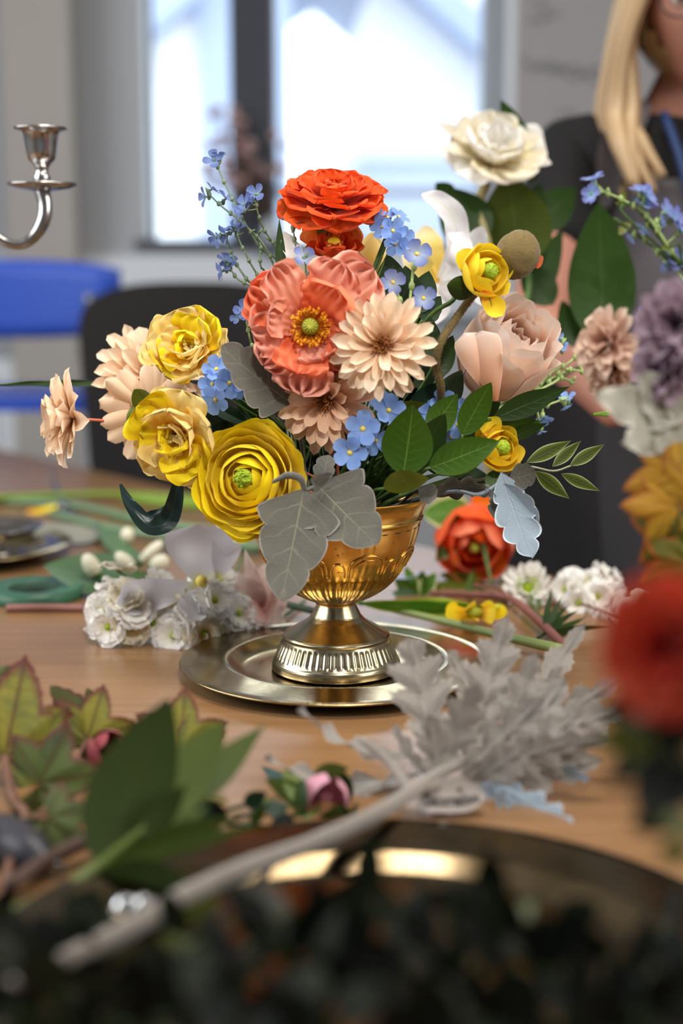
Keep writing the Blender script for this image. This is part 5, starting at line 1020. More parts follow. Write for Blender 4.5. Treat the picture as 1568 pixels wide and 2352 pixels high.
def palm(R0, n=5, depth=.42, teeth=9, tamp=.05, base=.25, droop=.25, nr=9, na=121, wave=.02, spread=2.5):
    """palmate lobed leaf in the XY plane, stalk at the origin, tip along +Y"""
    a = np.linspace(-spread, spread, na); k = np.clip((a / spread + 1) / 2 * n, 0, n - 1e-6); f = k % 1; lob = 1 - depth * np.abs(f - .5) * 2
    Rr_ = R0 * lob * (1 - .35 * np.abs(a / spread) ** 1.5) * (1 + tamp * (np.abs(((a * teeth) % 1) - .5) * 2 - .5)); r = np.linspace(.02, 1, nr); A_, T_ = np.meshgrid(a, r)
    X = T_ * Rr_ * np.sin(A_); Y = T_ * Rr_ * np.cos(A_); Z = -droop * R0 * T_ ** 2 + R0 * wave * 3 * T_ * np.cos(2 * math.pi * f) - R0 * .03 * np.sin(7 * A_) * T_
    return np.stack([X, Y, Z], -1).reshape(-1, 3), gridf(na, nr), np.stack([np.tile(k / n, (nr, 1)), T_], -1).reshape(-1, 2)
def palmm(name, c1, c2, c3, edge, vein, n=5, transl=.2, rough=.5):
    m, t = newmat(name); u, v = t.uv(); nz = t.noise(26, 4)
    col = t.ramp(nz, [(.3, lin(c1)), (.5, lin(c2)), (.68, lin(c3))])
    col = t.mix(t.math('MULTIPLY_ADD', v, 6, -4.9, clamp=True), col, lin(edge))
    f = t.math('ABSOLUTE', t.math('SUBTRACT', t.math('FRACT', t.math('MULTIPLY', u, n)), .5)); ve = t.math('SUBTRACT', 1.0, t.math('DIVIDE', t.math('MULTIPLY', f, v), .035), clamp=True)
    f2 = t.math('ABSOLUTE', t.math('SUBTRACT', t.math('FRACT', t.math('MULTIPLY', t.math('ADD', v, t.math('MULTIPLY', f, -.9)), 7)), .5)); v2 = t.math('MULTIPLY', t.math('SUBTRACT', 1.0, t.math('DIVIDE', f2, .08), clamp=True), .45)
    vm = t.math('MAXIMUM', ve, v2); col = t.mix(t.math('MULTIPLY', vm, .8), col, lin(vein))
    t.pbr(col, rough, 0, t.bump(t.math('SUBTRACT', t.math('MULTIPLY', t.noise(130, 3), .6), vm), .5, .001), transl=transl, spec=.3); return m
MAP_ = palmm('autumn_yellow_leaf', '#a8761e', '#b88a26', '#7e721a', '#985418', '#8a5c18'); GRP = palmm('yellow_green_vine_leaf', '#a89c3c', '#7e803a', '#4b5d3e', '#6e2f33', '#5a302c'); GRD = palmm('dark_green_vine_leaf', '#4f6238', '#5c6c3a', '#3a4a34', '#6b3a3c', '#5c2a2c')
MAPG = palmm('olive_maple_leaf', '#565510', '#625d14', '#42460c', '#a8501c', '#5c5210')
def pl_(root, c, R0, rr, uu, tt, spin, mat, **kw):
    M = facing(c, rr, uu, tt, spin); return put('leaf', MB().add(*palm(R0, **kw)).mesh('leaf', mat), root, root.matrix_basis.inverted() @ M)
t = thing('maple_leaf_stem', 'blurred golden and olive maple leaves hanging at the right edge', 'leaves', at(1560, 1150, .93))
for x, y, r_, sp_, m_ in ((1560, 1080, 130, 1.9, MAP_), (1550, 1160, 120, 1.5, MAP_), (1560, 1220, 130, 2.4, MAPG), (1580, 1290, 120, 2.0, MAPG), (1590, 1130, 110, .6, MAP_)): pl_(t, at(x, y, .93), px(r_, .93), rnd(-.4, .3), rnd(-.1, .4), .9, sp_, m_)
to_pot(t, at(1580, 1160, .935), .002, STB)
fn = thing('tiny_fern_sprig', 'tiny bright green fern tips peeping out by the antique pink mums', 'leaves', at(1500, 820, 1.19))
FERN = plain('fern_green', '#7fae3a', .5, transl=.3)
for a, e in (((1505, 800, 1.19), (1462, 785, 1.18)), ((1505, 820, 1.19), (1465, 805, 1.18)), ((1490, 830, 1.19), (1462, 865, 1.18)), ((1470, 880, 1.19), (1462, 850, 1.185)), ((1400, 950, 1.19), (1362, 952, 1.19))):
    A_, B_ = at(*a), at(*e); q = [tubev([A_, B_], .0004, 5, 3)]
    for i in range(1, 9):
        p = A_.lerp(B_, i / 9); s_ = (B_ - A_).cross(EYE - p).normalized() * px(8, 1.19)
        for sg_ in (-1, 1): q.append(tubev([p, p + s_ * sg_ * (1.1 - i / 12) + (B_ - A_) * .08], [.0012, .0003], 4, 2))
    wpart('frond', q, FERN, fn)
wpart('stem', tubev([at(1505, 810, 1.19), at(1560, 1000, 1.15), at(1640, 1200, 1.1), BR2], .001, 5, 4), STG, fn)
# ================================================================== foreground right: red flower and dark foliage
B3 = W(1900, 2330, 0)
DF = .56
t = mum('large red flower, very close and out of focus at the right edge', 1550, 1482, .50, (-.5, .1, .8), 180, mats=(petalm('red_petal', '#9a1c18', '#d63a2c', '#e2553c', .3, .3), petalm('rust_petal', '#a83c1c', '#d65a36', '#e06a48', .3, .3)), dostem=False, name='red_flower', group=None, hub=False, layers=((14, 1, 8, .26), (12, .85, 28, .24), (10, .65, 50, .22)))
wpart('stem', tubev([at(1565, 1510, DF + .01), at(1640, 1800, DF + .02), at(1800, 2200, .6), B3], .0025, 7, 6), STD, t)
wl = thing('russet_bud_stem', 'russet curled bud stem above the red flower', 'flower', at(1500, 1420, .80))
for a, e, hw in (((1500, 1430, .8), (1568, 1345, .8), 12), ((1470, 1420, .8), (1560, 1400, .8), 20), ((1480, 1415, .8), (1590, 1370, .8), 18)): leafw(wl, at(*a), at(*e), px(hw, .8), petalm('russet_petal', '#7a2f1c', '#a55a34', '#c08a4a', .3, .3), 'ovate', name='petal', cup=.4)
wpart('stem', tubev([at(1490, 1425, .8), at(1620, 1600, .78), at(1800, 1900, .75), W(1850, 1950, 0)], .002, 6), STB, wl)
DKF = leafm('shade_darkened_green', '#141c0a', '#1a240c', '#2a3416', 6, .25, rough=.5, transl=.15); DKB = leafm('shade_darkened_black_green', '#090d07', '#0e130b', '#161d12', 5, .2, rough=.6, spec=.2, transl=.08); OLD = leafm('deep_olive', '#4a5210', '#5a6018', '#6c7228', 5, .25, rough=.5, transl=.25)  # first two greens carry the foreground shade in their dark leaf colour
def fol(label, pts, mats, b, group=None, name='foliage_branch', sr=.0015, prof='ovate'):
    """pts: (px, py, D, length px, half width px, angle deg)"""
    root = thing(name, label, 'leaves', Matrix.Translation(b), group); q = []
    for i, (x, y, d, L, hw, an) in enumerate(pts):
        A_ = at(x, y, d); B_ = at(x + L * math.cos(R(an)), y - L * math.sin(R(an)), d + rnd(-.01, .01)); leafw(root, A_, B_, px(hw, d), mats[i % len(mats)], prof, roll=rnd(-.7, .7), bend=rnd(-.4, .7)); q.append(tubev([A_, A_.lerp(b, .5) + Vector((0, 0, .01)), b], sr, 5, 4))
    wpart('stem', q, STD, root); return root
fol('dark out-of-focus leaves hanging below the red flower', [(1560, 1640, .56, 130, 40, 190), (1500, 1640, .56, 140, 34, 250), (1480, 1680, .57, 110, 30, 195), (1540, 1720, .56, 160, 46, 240), (1590, 1660, .56, 120, 50, 200), (1560, 1600, .56, 100, 44, 170), (1570, 1800, .57, 90, 38, 180), (1600, 1760, .56, 130, 50, 230), (1500, 1740, .57, 130, 26, 265), (1600, 1900, .57, 90, 36, 170), (1580, 1560, .57, 120, 50, 210), (1620, 1620, .55, 150, 60, 215), (1560, 1690, .57, 150, 50, 215), (1520, 1660, .56, 170, 40, 200), (1480, 1620, .57, 110, 36, 185), (1500, 1700, .57, 150, 34, 225), (1560, 1860, .57, 120, 40, 200), (1580, 1950, .57, 70, 34, 190), (1540, 1600, .57, 120, 44, 200)], (DKF, OLD, DKF, DKB), B3, sr=.0012)
# ================================================================== pale felted branch in front of the tray
random.seed(5)
def toothleaf(root, a, b, hw, mat=DUSTW, n=5, roll=0, bend=.5, depth=.52, sweep=.62, cup=.15, **kw):
    a = (a[0], a[1], a[2] - .035); b = (b[0], b[1], b[2] - .035)
    leafw(root, at(*a), at(*b), px(hw, a[2]), mat, lobed(n, depth, 'ovate', 1.15, teeth=n * 4, tamp=.2), roll=roll, bend=bend, nv=100, nu=15, sweep=sweep, cup=cup, rib=px(hw, a[2]) * .10, ribn=n, **kw)
db = thing('felted_branch', 'pale grey felted branch with jagged leaves lying right before the urn', 'branch', W(990, 1800, .01))
WST = plain('pale_felt_stem', '#8f867d', .9, c2='#756c64', nscale=40, bump=.3, sheen=.4)
for a, e, hw, n, rl, bd in (
    ((1070, 1800, 1.0), (1400, 1690, .98), 62, 5, .3, .4), ((1120, 1790, 1.0), (1330, 1640, 1.0), 64, 5, -.3, .4), ((1150, 1740, 1.03), (1230, 1500, 1.04), 56, 4, .1, .4), ((1180, 1720, 1.04), (1420, 1560, 1.04), 50, 4, .1, .4), ((1000, 1730, 1.03), (938, 1462, 1.05), 84, 4, .1, .3), ((1070, 1760, 1.04), (1165, 1414, 1.06), 76, 5, -.15, .3), ((1150, 1690, 1.07), (1345, 1428, 1.09), 44, 4, -.3, .4),
    ((1130, 1770, 1.02), (1300, 1560, 1.02), 66, 4, -.4, .4), ((1150, 1700, 1.04), (1440, 1632, 1.02), 62, 5, -.3, .3), ((1090, 1610, 1.08), (1030, 1492, 1.08), 38, 3, .6, .4),
    ((1000, 1790, 1.01), (1100, 1570, 1.0), 62, 4, .2, .5), ((1060, 1790, 1.01), (1250, 1600, 1.0), 60, 4, -.1, .5), ((1050, 1800, 1.0), (1385, 1745, .99), 58, 5, -.2, .4),
    ((1010, 1800, 1.0), (985, 1640, .99), 48, 3, .3, .6), ((1040, 1800, 1.0), (1330, 1700, .98), 60, 5, .2, .5), ((1100, 1790, 1.0), (1210, 1720, .97), 50, 3, 0, .6), ((1180, 1700, 1.06), (1290, 1530, 1.07), 44, 4, 0, .4)):
    toothleaf(db, a, e, hw, n=n, roll=rl, bend=bd)
toothleaf(db, (965, 1775, 1.01), (612, 1735, .99), 44, n=5, roll=.9, bend=1.3, ruf=.003, rf=3); toothleaf(db, (960, 1740, 1.02), (690, 1625, 1.0), 36, n=4, roll=1.1, bend=1.0, ruf=.003, rf=3)
toothleaf(db, (980, 1780, 1.01), (900, 1660, 1.0), 26, n=3, roll=.6); toothleaf(db, (930, 1760, 1.0), (850, 1700, 1.0), 24, n=3, roll=.9)
toothleaf(db, (1130, 1790, 1.0), (1320, 1900, .95), 44, DUSTB, n=4, roll=-.3, bend=.8, depth=.5); toothleaf(db, (1100, 1800, .99), (1180, 1850, .97), 30, DUSTB, n=3, roll=.4); toothleaf(db, (1250, 1760, 1.0), (1355, 1790, .98), 26, DUSTB, n=3, roll=.5)
wpart('stem', [tubev([at(1090, 1740, .995), at(1010, 1775, .955), at(950, 1815, .915), at(870, 1865, .862), at(745, 1925, .818), at(640, 1965, .79), at(560, 1995, .765), at(420, 2060, .73), at(300, 2130, .70), at(140, 2215, .66), at(-60, 2320, .61)], [.0032, .0044, .0052, .0054, .0054, .0054], 12, 10, knob=.10),
    tubev([at(945, 1820, .915), at(900, 1760, .955), at(830, 1700, .965)], [.0035, .0025, .002], 8, 6), tubev([at(960, 1812, .925), at(1060, 1790, .965), at(1150, 1765, .985), at(1260, 1720, 1.005)], [.004, .003, .002], 8, 6), tubev([at(990, 1785, .96), at(985, 1700, .985)], .002, 7, 3), tubev([at(1010, 1780, .965), at(1180, 1690, 1.015), at(1290, 1600, 1.035)], [.003, .002], 7, 5)], WST, db)
wpart('twist_wire', tubev([at(935, 1818, .91), at(925, 1845, .92), at(928, 1832, .92)], .0010, 6, 4), WST, db)
# paper tag
A_, B_ = W(905, 1846, .006), W(1116, 1828, .012); tgo = thing('paper_tag', 'white oval paper tag with printed word lying below the felted branch', 'tag', A_)
PAP = plain('tag_paper', '#a79e98', .55, transl=.1); GRY = plain('tag_print', '#2c282b', .7); d = B_ - A_
M = frame(A_, d, Vector((0, -.75, 1))); L = d.length
tp2 = lambda v: np.where(v < .3, .10 + .75 * (v / .3) ** 1.6, np.where(v < .7, .85 + .15 * np.sin((v - .3) / .4 * np.pi / 2), np.sqrt(np.clip(1 - ((v - .7) / .3) ** 2, 0, 1))))
V, F, UV = sheet(L, .0125, tp2, 13, 24, bend=R(-34), bend2=R(55), cup=.45, chord=True); inv = tgo.matrix_basis.inverted()
put('tag', MB().add(V, F, UV).mesh('tag', PAP), tgo, inv @ M)
Vg = V.reshape(24, 13, 3)
def onlabel(v, u, off=.0006):
    j = v * 23; i = (u * .5 + .5) * 12; j0, i0 = int(min(j, 22)), int(min(i, 11)); a, b = j - j0, i - i0
    p = Vg[j0, i0] * (1 - a) * (1 - b) + Vg[j0 + 1, i0] * a * (1 - b) + Vg[j0, i0 + 1] * (1 - a) * b + Vg[j0 + 1, i0 + 1] * a * b; return p + np.array([0, 0, off])
fc = bpy.data.curves.new('lettering', 'FONT'); fc.body = 'Decocreations'; fc.size = 1; fc.offset = .022; fc.align_x = 'LEFT'; fo_ = bpy.data.objects.new('tmp_text', fc); COL.objects.link(fo_)
dg = bpy.context.evaluated_depsgraph_get(); me = bpy.data.meshes.new_from_object(fo_.evaluated_get(dg)); bpy.data.objects.remove(fo_)
co = np.array([v.co[:] for v in me.vertices]); x0, x1, y0_, y1_ = co[:, 0].min(), co[:, 0].max(), co[:, 1].min(), co[:, 1].max()
for v in me.vertices:
    sx_ = (v.co.x - x0) / (x1 - x0); sy_ = (v.co.y - y0_) / (y1_ - y0_); v.co = onlabel(.34 + .58 * sx_, .42 - .85 * sy_, .0011)
me.materials.append(GRY); put('lettering', me, tgo, inv @ M)
wpart('sprout_mark', lp([Vector(M @ Vector(onlabel(.70, -.45))), Vector(M @ Vector(onlabel(.74, -.65)))], .0012), GRN, tgo)
wpart('loop', tubev([A_, W(900, 1830, .01), at(915, 1828, .91)], .0008, 6, 4), WST, tgo)
# ================================================================== left foreground: vine leaves, peony leaf branch, bud
vl = thing('vine_leaf_branch', 'yellow green vine leaves with red edges at the left front', 'leaves', W(30, 1900, .01))
for x, y, D, r_, rr, uu, tt, sp_, m_ in ((10, 1740, .98, 235, .25, .25, 1, -.25, GRP), (200, 1700, 1.0, 130, .1, .2, 1, -.3, GRP), (90, 1800, .93, 170, .5, .1, .9, -1.6, GRD), (110, 1880, .88, 130, .2, .5, .7, -2.4, GRD), (-20, 1560, .99, 70, .3, .5, .7, -1.2, GRD), (60, 1690, 1.0, 130, -.5, .2, .8, -.9, GRP)):
    pl_(vl, at(x, y, D), px(r_, D), rr, uu, tt, sp_, m_, droop=.12)
wpart('stem', [tubev([at(10, 1740, .98), at(30, 1830, .95), at(60, 1880, .89), at(20, 1990, .83), at(5, 2090, .78)], .003, 7, 5), tubev([at(200, 1700, 1.0), at(110, 1850, .92), at(60, 1880, .89)], .0018, 6, 4), tubev([at(110, 1880, .88), at(70, 1880, .88)], .0018, 6, 4)], STB, vl)
v2 = thing('vine_leaf_sprig', 'small dark toothed vine leaves rising behind the dark red bud', 'leaves', W(250, 1790, .01))
for a, e, hw, m_ in (((238, 1700, 1.02), (115, 1575, 1.03), 40, 0), ((245, 1710, 1.02), (200, 1580, 1.03), 30, 0), ((255, 1740, 1.02), (262, 1660, 1.02), 26, 0), ((240, 1750, 1.01), (180, 1690, 1.01), 30, 0)): leafw(v2, at(*a), at(*e), px(hw, 1.02), leafm('toothed_dark', '#4b5130', '#5c5e34', '#6b3034', 5, .5, edge='#5c3032', ew=.85), lobed(6, .22, 'ovate', .6), nv=50, sweep=.3)
wpart('stem', tubev([at(240, 1700, 1.02), at(250, 1760, 1.01), W(255, 1800, .004)], .0018, 6, 4), STB, v2)
v3 = thing('vine_leaf_sprig', 'mottled yellow vine leaf standing behind the big peony leaf', 'leaves', W(420, 1790, .01))
pl_(v3, at(412, 1720, 1.0), px(140, 1.0), .2, .2, 1, -.15, GRP, droop=.1); pl_(v3, at(390, 1700, 1.01), px(90, 1.0), -.3, .2, 1, .3, GRD, droop=.1); pl_(v3, at(430, 1740, 1.0), px(110, 1.0), .3, .2, 1, -1.1, GRP, droop=.1)
wpart('stem', tubev([at(412, 1720, 1.0), at(415, 1770, .99), W(400, 1810, .004)], .002, 6, 4), STB, v3)
rbd = thing('red_rosebud', 'dark red bud among the vine leaves at the left', 'flower bud', facing(at(248, 1722, .99), .5, .5, .7)); rr0 = px(50, .99)
for i in range(5): put('petal', MB().add(*shell(rr0 * (.75 + .06 * i), R(20 + 7 * i), i * 2.4, 1.0, zs=.9, flare=.08)).mesh('petal', petalm('dark_red_petal', '#5a0f18', '#7c1c26', '#a85058', .3, .15)), rbd)
wpart('stem', tubev([at(245, 1740, 1.0), at(230, 1800, .97), W(200, 1850, .004)], .002, 6, 4), STB, rbd)
rod('woody_stem', 'dark brown cut branch on the table at the left front', [(20, 2035, .012), (110, 1975, .012), (230, 1915, .014), (330, 1860, .012)], [.0042, .0048, .0045], plain('dark_branch_bark', '#4a3730', .75, c2='#5f4a40', bump=.4), knob=.12)
# grey snips handle
sh = thing('garden_snips', 'dark grey tool handle lying under the vine leaves at the left edge', 'tool', W(0, 1950, .01))
wpart('handle', tubev([W(-80, 1935, .014), W(10, 1930, .014), W(75, 1960, .012), W(110, 1985, .01)], [.014, .016, .012, .005], 14, 6), plain('charcoal_rubber', '#3a3a42', .4), sh)
wpart('blade', tubev([W(105, 1982, .01), W(150, 1990, .008)], [.004, .001], 6, 3), STEEL, sh)
PE = leafm('peony_leaf', '#4c5c24', '#5a6a2e', '#7c8a48', 5, .18, rough=.45, transl=.22); PED = leafm('peony_leaf_dark', '#33421a', '#3f4e20', '#5a6a34', 5, .2, rough=.45, transl=.2); PEL = leafm('peony_leaf_light', '#74884a', '#84965a', '#a0ae78', 5, .2, rough=.45, transl=.25)
pe = thing('peony_leaf_branch', 'large plain green peony leaf branch fanning up at the left front', 'leaves', at(225, 1990, 0.800))
for a, e, hw, m_, rl in (((228, 1990, 0.800), (392, 1605, 0.820), 98, PED, .1), ((330, 1905, 0.810), (515, 1655, 0.840), 66, PE, -.2), ((400, 1870, 0.820), (612, 1662, 0.860), 40, PE, .1), ((395, 1850, 0.830), (468, 1690, 0.860), 46, PEL, .3), ((240, 1995, 0.800), (560, 1870, 0.800), 34, PE, .4), ((240, 1990, 0.800), (480, 1850, 0.810), 40, PE, -.5), ((235, 2000, 0.795), (470, 2045, 0.770), 42, PED, .5), ((250, 1990, 0.800), (590, 1900, 0.790), 22, PE, .2), ((330, 1930, 0.800), (430, 1800, 0.810), 36, PED, .5)):
    leafw(pe, at(*a), at(*e), px(hw, a[2]), m_, 'lance' if hw < 60 else 'ovate', roll=rl, bend=.4, nu=11, nv=20)
wpart('stem', [tubev([at(420, 1850, 0.825), at(330, 1910, 0.810), at(225, 1990, 0.800), at(120, 2060, 0.780), at(-20, 2120, 0.760), at(-150, 2180, 0.740)], [.003, .004, .0052], 9, 6), tubev([at(400, 1865, 0.820), at(470, 1835, 0.830), at(520, 1840, 0.830)], .002, 7, 4)], plain('peony_stem', '#5d6e2c', .45, c2='#4c5c22'), pe)
# green bud with a pink tip
Db = .945; gb2 = thing('peony_bud', 'round green peony bud with a pink tip, in front of the tray', 'flower bud', at(745, 1830, Db)); inv = gb2.matrix_basis.inverted()
M = facing(at(748, 1835, Db), .3, .75, .5)
for i, (f, c) in enumerate(((.72, 'p'), (.80, 'p'), (.9, 'g'), (.95, 'g'), (1.0, 'g'), (1.0, 'g'))):
    put('petal' if c == 'p' else 'sepal', MB().add(*shell(px(74, Db) * f, R(12 if c == 'p' else 38 + 4 * i), i * 2.3, 1.15 if c == 'p' else .85, zs=1.05, flare=.03, corner=.5)).mesh('p', petalm('pink_bud_petal', '#b05a7c', '#d792a8', '#e0a6b6', .2, .2) if c == 'p' else GRND), gb2, inv @ M)
for a, e, hw, m_ in (((715, 1850, 0.940), (610, 1790, 0.950), 26, PE), ((700, 1880, 0.940), (560, 1830, 0.940), 22, PE), ((690, 1860, 0.930), (680, 1950, 0.920), 26, PED), ((700, 1840, 0.940), (650, 1770, 0.950), 24, PEL), ((720, 1780, 0.945), (800, 1765, 0.940), 20, PE), ((680, 1880, 0.930), (610, 1900, 0.920), 24, PED), ((660, 1860, 0.930), (600, 1850, 0.930), 20, GRNB), ((690, 1830, 0.940), (600, 1760, 1.0), 22, leafm('blue_green_small', '#2f4a44', '#3a5650', '#5a746a', 4, .2))): leafw(gb2, at(*a), at(*e), px(hw, .98), m_, 'ovate', roll=rnd(-.5, .5), bend=.6)
wpart('stem', tubev([at(735, 1860, 0.945), at(690, 1890, 0.930), W(640, 1920, -0.035), W(540, 1960, -0.036)], .0026, 7, 5), STG, gb2)
fol('tangle of small dark leaves between the peony bud and the big leaf', [(560, 1850, 0.910, 60, 20, 30), (520, 1880, 0.900, 70, 20, 150), (580, 1900, 0.890, 60, 18, 60), (470, 1900, 0.890, 70, 22, 100), (620, 1900, 0.900, 60, 22, 20), (540, 1930, 0.880, 80, 18, 200), (600, 1870, 0.910, 50, 18, 120), (330, 1830, 0.900, 70, 26, 100), (300, 1860, 0.890, 60, 24, 170), (270, 1800, 0.910, 70, 26, 120)], (GRNB, DKB, GRND), W(450, 1960, -0.036))
# ================================================================== very near dark foliage along the bottom
random.seed(17)
def band(label, x0, x1, y0, y1, D0, D1, n, mats, b, ln=(90, 190), hw=(28, 60), group='dark foliage nearest the viewer'):
    pts = []
    for i in range(n):
        f = (i + rnd(0, 1)) / n; x = x0 + (x1 - x0) * f; y = y0 + (y1 - y0) * random.random(); k_ = (y - y0) / max(1, y1 - y0); pts.append((x, y, D0 + (D1 - D0) * k_, rnd(*ln), rnd(*hw), rnd(20, 160)))
    return fol(label, pts, mats, b, group)
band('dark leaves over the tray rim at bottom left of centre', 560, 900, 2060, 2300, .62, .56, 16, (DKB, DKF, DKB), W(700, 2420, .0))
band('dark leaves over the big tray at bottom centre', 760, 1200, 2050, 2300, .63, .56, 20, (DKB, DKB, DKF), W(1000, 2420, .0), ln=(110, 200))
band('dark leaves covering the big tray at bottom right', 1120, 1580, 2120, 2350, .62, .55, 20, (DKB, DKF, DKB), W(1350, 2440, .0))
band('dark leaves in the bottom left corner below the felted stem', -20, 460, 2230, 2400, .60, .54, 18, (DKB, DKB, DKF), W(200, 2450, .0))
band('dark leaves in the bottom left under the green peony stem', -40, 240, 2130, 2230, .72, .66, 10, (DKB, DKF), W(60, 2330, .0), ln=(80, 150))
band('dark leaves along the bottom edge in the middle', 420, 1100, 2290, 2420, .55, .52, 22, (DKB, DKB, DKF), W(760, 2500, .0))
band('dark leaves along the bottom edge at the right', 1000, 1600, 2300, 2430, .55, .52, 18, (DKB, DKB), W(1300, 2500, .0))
band('olive leaves between the felted stem and the big tray', 380, 640, 2120, 2260, .68, .6, 9, (OLD, DKF, DKB), W(520, 2400, .0), hw=(22, 40))
GB = leafm('grey_green_bloom', '#7d8c6c', '#94a184', '#aab49a', 3, .2, rough=.7, transl=.2)
fol('pale grey green leaf patch floating among the near dark leaves', [(900, 2150, .6, 90, 46, 15), (1290, 2130, .6, 70, 24, 250), (1340, 2140, .6, 90, 22, 270), (860, 2100, .6, 40, 20, 60), (400, 2200, .6, 120, 30, 20), (1180, 2110, .6, 60, 20, 40)], (GB,), W(1050, 2420, .0), name='pale_leaf_branch', sr=.0008)
tw = thing('dark_twig', 'dark red brown twig crossing the bottom foliage', 'twig', W(700, 2350, .02)); wpart('twig', [tubev([at(-20, 2290, .60), at(240, 2240, .62), at(520, 2210, .64), at(760, 2150, .66)], .0028, 7, 6), tubev([at(620, 1990, .80), at(600, 2020, .78), at(500, 2100, .74), at(420, 2140, .72)], .0022, 7, 5)], plain('dark_red_bark', '#3a2018', .7), tw)
gl = thing('glass_gem', 'clear glass bead catching light left of the felted stem', 'bead', at(305, 2100, .73)); gmm, gtt = newmat('clear_glass'); gtt.pbr(lin('#e8eef4'), .08, trans=.85, ior=1.5)
wpart('bead', dome(.0085, .007, .009, TR(*at(290, 2095, .73)), 8, 6), gmm, gl); wpart('bead', dome(.006, .006, .007, TR(*at(330, 2085, .73)), 8, 6), gmm, gl)
# ================================================================== the person behind the table
PD = 1.86; PXc = .50
def PP(px_, py, D=PD): return at(px_, py, D)
hx, hy = PP(1610, 10).x, PP(1610, 10, PD).y
def skin(chains, sub=1):
    """chains: lists of (point, radius) ; first chain starts at the pelvis. returns an evaluated mesh"""
    me = bpy.data.meshes.new('sk'); vs = []; es = []; rs = []; look = {}
    for ch in chains:
        prev = None
        for p, r in ch:
            k_ = tuple(round(c, 4) for c in p)
            if k_ not in look: look[k_] = len(vs); vs.append(tuple(p)); rs.append(r)
            i = look[k_]
            if prev is not None and prev != i: es.append((prev, i))
            prev = i
    me.from_pydata(vs, es, []); o = bpy.data.objects.new('sk', me); COL.objects.link(o)
    m = o.modifiers.new('s', 'SKIN'); m.use_smooth_shade = True
    for v, r in zip(me.skin_vertices[0].data, rs): v.radius = r if hasattr(r, '__len__') else (r, r)
    me.skin_vertices[0].data[0].use_root = True
    if sub: o.modifiers.new('b', 'SUBSURF').levels = sub
    dg = bpy.context.evaluated_depsgraph_get(); out = bpy.data.meshes.new_from_object(o.evaluated_get(dg)); bpy.data.objects.remove(o)
    V = np.array([v.co[:] for v in out.vertices]); F = [tuple(p.vertices) for p in out.polygons]; return V, F, None
zc = PP(1600, 200).z + .012          # chin height
zsh = PP(1450, 262).z - .03   # shoulder line
cx_ = hx; sy = hy + .02
per = thing('person', 'person with long blonde hair and glasses in black shirt and grey apron', 'person', (cx_, sy, 0))
SK = plain('skin_tone', '#b98370', .55, c2='#a9725f', nscale=9); HAIR = None
hm, ht = newmat('blonde_hair'); u, v = ht.uv(); nz = ht.noise(1.0, 3, (lambda c: (ht.l(ht.math('MULTIPLY', u, 14), c.inputs[0]), ht.l(ht.math('MULTIPLY', v, .6), c.inputs[1]), c)[2])(ht.n('ShaderNodeCombineXYZ')).outputs[0])
ht.pbr(ht.ramp(nz, [(.3, lin('#8a6a48')), (.5, lin('#b99a72')), (.7, lin('#dcc7a4'))]), .4, 0, ht.bump(nz, .4, .003))
SHIRT = plain('black_shirt', '#0e0d0f', .85, bump=.1); APR = plain('grey_apron_cloth', '#605c60', .85, c2='#545155', nscale=30, bump=.2); SKT = plain('black_cloth', '#141215', .85, bump=.1); LAN = plain('blue_lanyard', '#1f3764', .6); POCK = plain('apron_hem', '#2a292c', .85)
V3 = lambda x, y, z: Vector((x, y, z))
pel = V3(cx_, sy + .06, .86); ch = V3(cx_, sy + .05, 1.16); nk = V3(cx_ - .005, sy + .02, zsh + .05); 
shL = V3(cx_ - .155, sy + .05, zsh - .03); shR = V3(cx_ + .155, sy + .05, zsh - .03)
elL = PP(1232, 745, 1.80); wrL = PP(1440, 965, 1.60)
hdL = PP(1500, 950, 1.55)
elR = V3(cx_ + .24, sy - .05, 1.00); wrR = V3(cx_ + .04, sy - .24, .99); hdR = V3(cx_ - .03, sy - .29, .99)
def fingers(w_, h_, up, sgn):
    d = (h_ - w_).normalized(); s_ = d.cross(up).normalized() * sgn; out = []
    palm_ = w_ + d * .045
    for k, (o_, ln) in enumerate(((-.026, .068), (-.009, .078), (.009, .074), (.025, .058))):
        a = palm_ + s_ * o_ + d * .03; b = a + d * ln * .45 - up * .006; c = b + d * ln * .35 - up * .016; e = c + d * ln * .2 - up * .014
        out.append([(palm_, (.022, .014)), (a, .0095), (b, .0085), (c, .0075), (e, .006)])
    tb_ = w_ + d * .02 - s_ * .022; out.append([(w_, (.024, .018)), (tb_, .012), (tb_ + d * .032 - s_ * .018 - up * .008, .0095), (tb_ + d * .055 - s_ * .018 - up * .02, .0075)])
    return [[(w_, (.024, .018)), (palm_, (.022, .014))]] + out
arm = [[(pel, (.15, .11)), (V3(cx_, sy + .06, .98), (.125, .095)), (ch, (.145, .10)), (V3(cx_, sy + .04, zsh - .03), (.10, .075)), (nk, .048), (nk + V3(0, -.015, .07), .045)],
       [(V3(cx_, sy + .04, zsh - .03), (.10, .075)), (shL, .058), (shL.lerp(elL, .5), .043), (elL, .038), (elL.lerp(wrL, .35), .037), (wrL, (.024, .018))],
       [(V3(cx_, sy + .04, zsh - .03), (.10, .075)), (shR, .058), (shR.lerp(elR, .5), .043), (elR, .038), (elR.lerp(wrR, .4), .036), (wrR, (.024, .018))],
       [(pel, (.15, .11)), (V3(cx_ - .09, sy + .06, .80), .085), (V3(cx_ - .10, sy + .05, .46), .055), (V3(cx_ - .10, sy + .07, .10), .038), (V3(cx_ - .10, sy - .06, .035), .035)],
       [(pel, (.15, .11)), (V3(cx_ + .09, sy + .06, .80), .085), (V3(cx_ + .10, sy + .05, .46), .055), (V3(cx_ + .10, sy + .07, .10), .038), (V3(cx_ + .10, sy - .06, .035), .035)]]
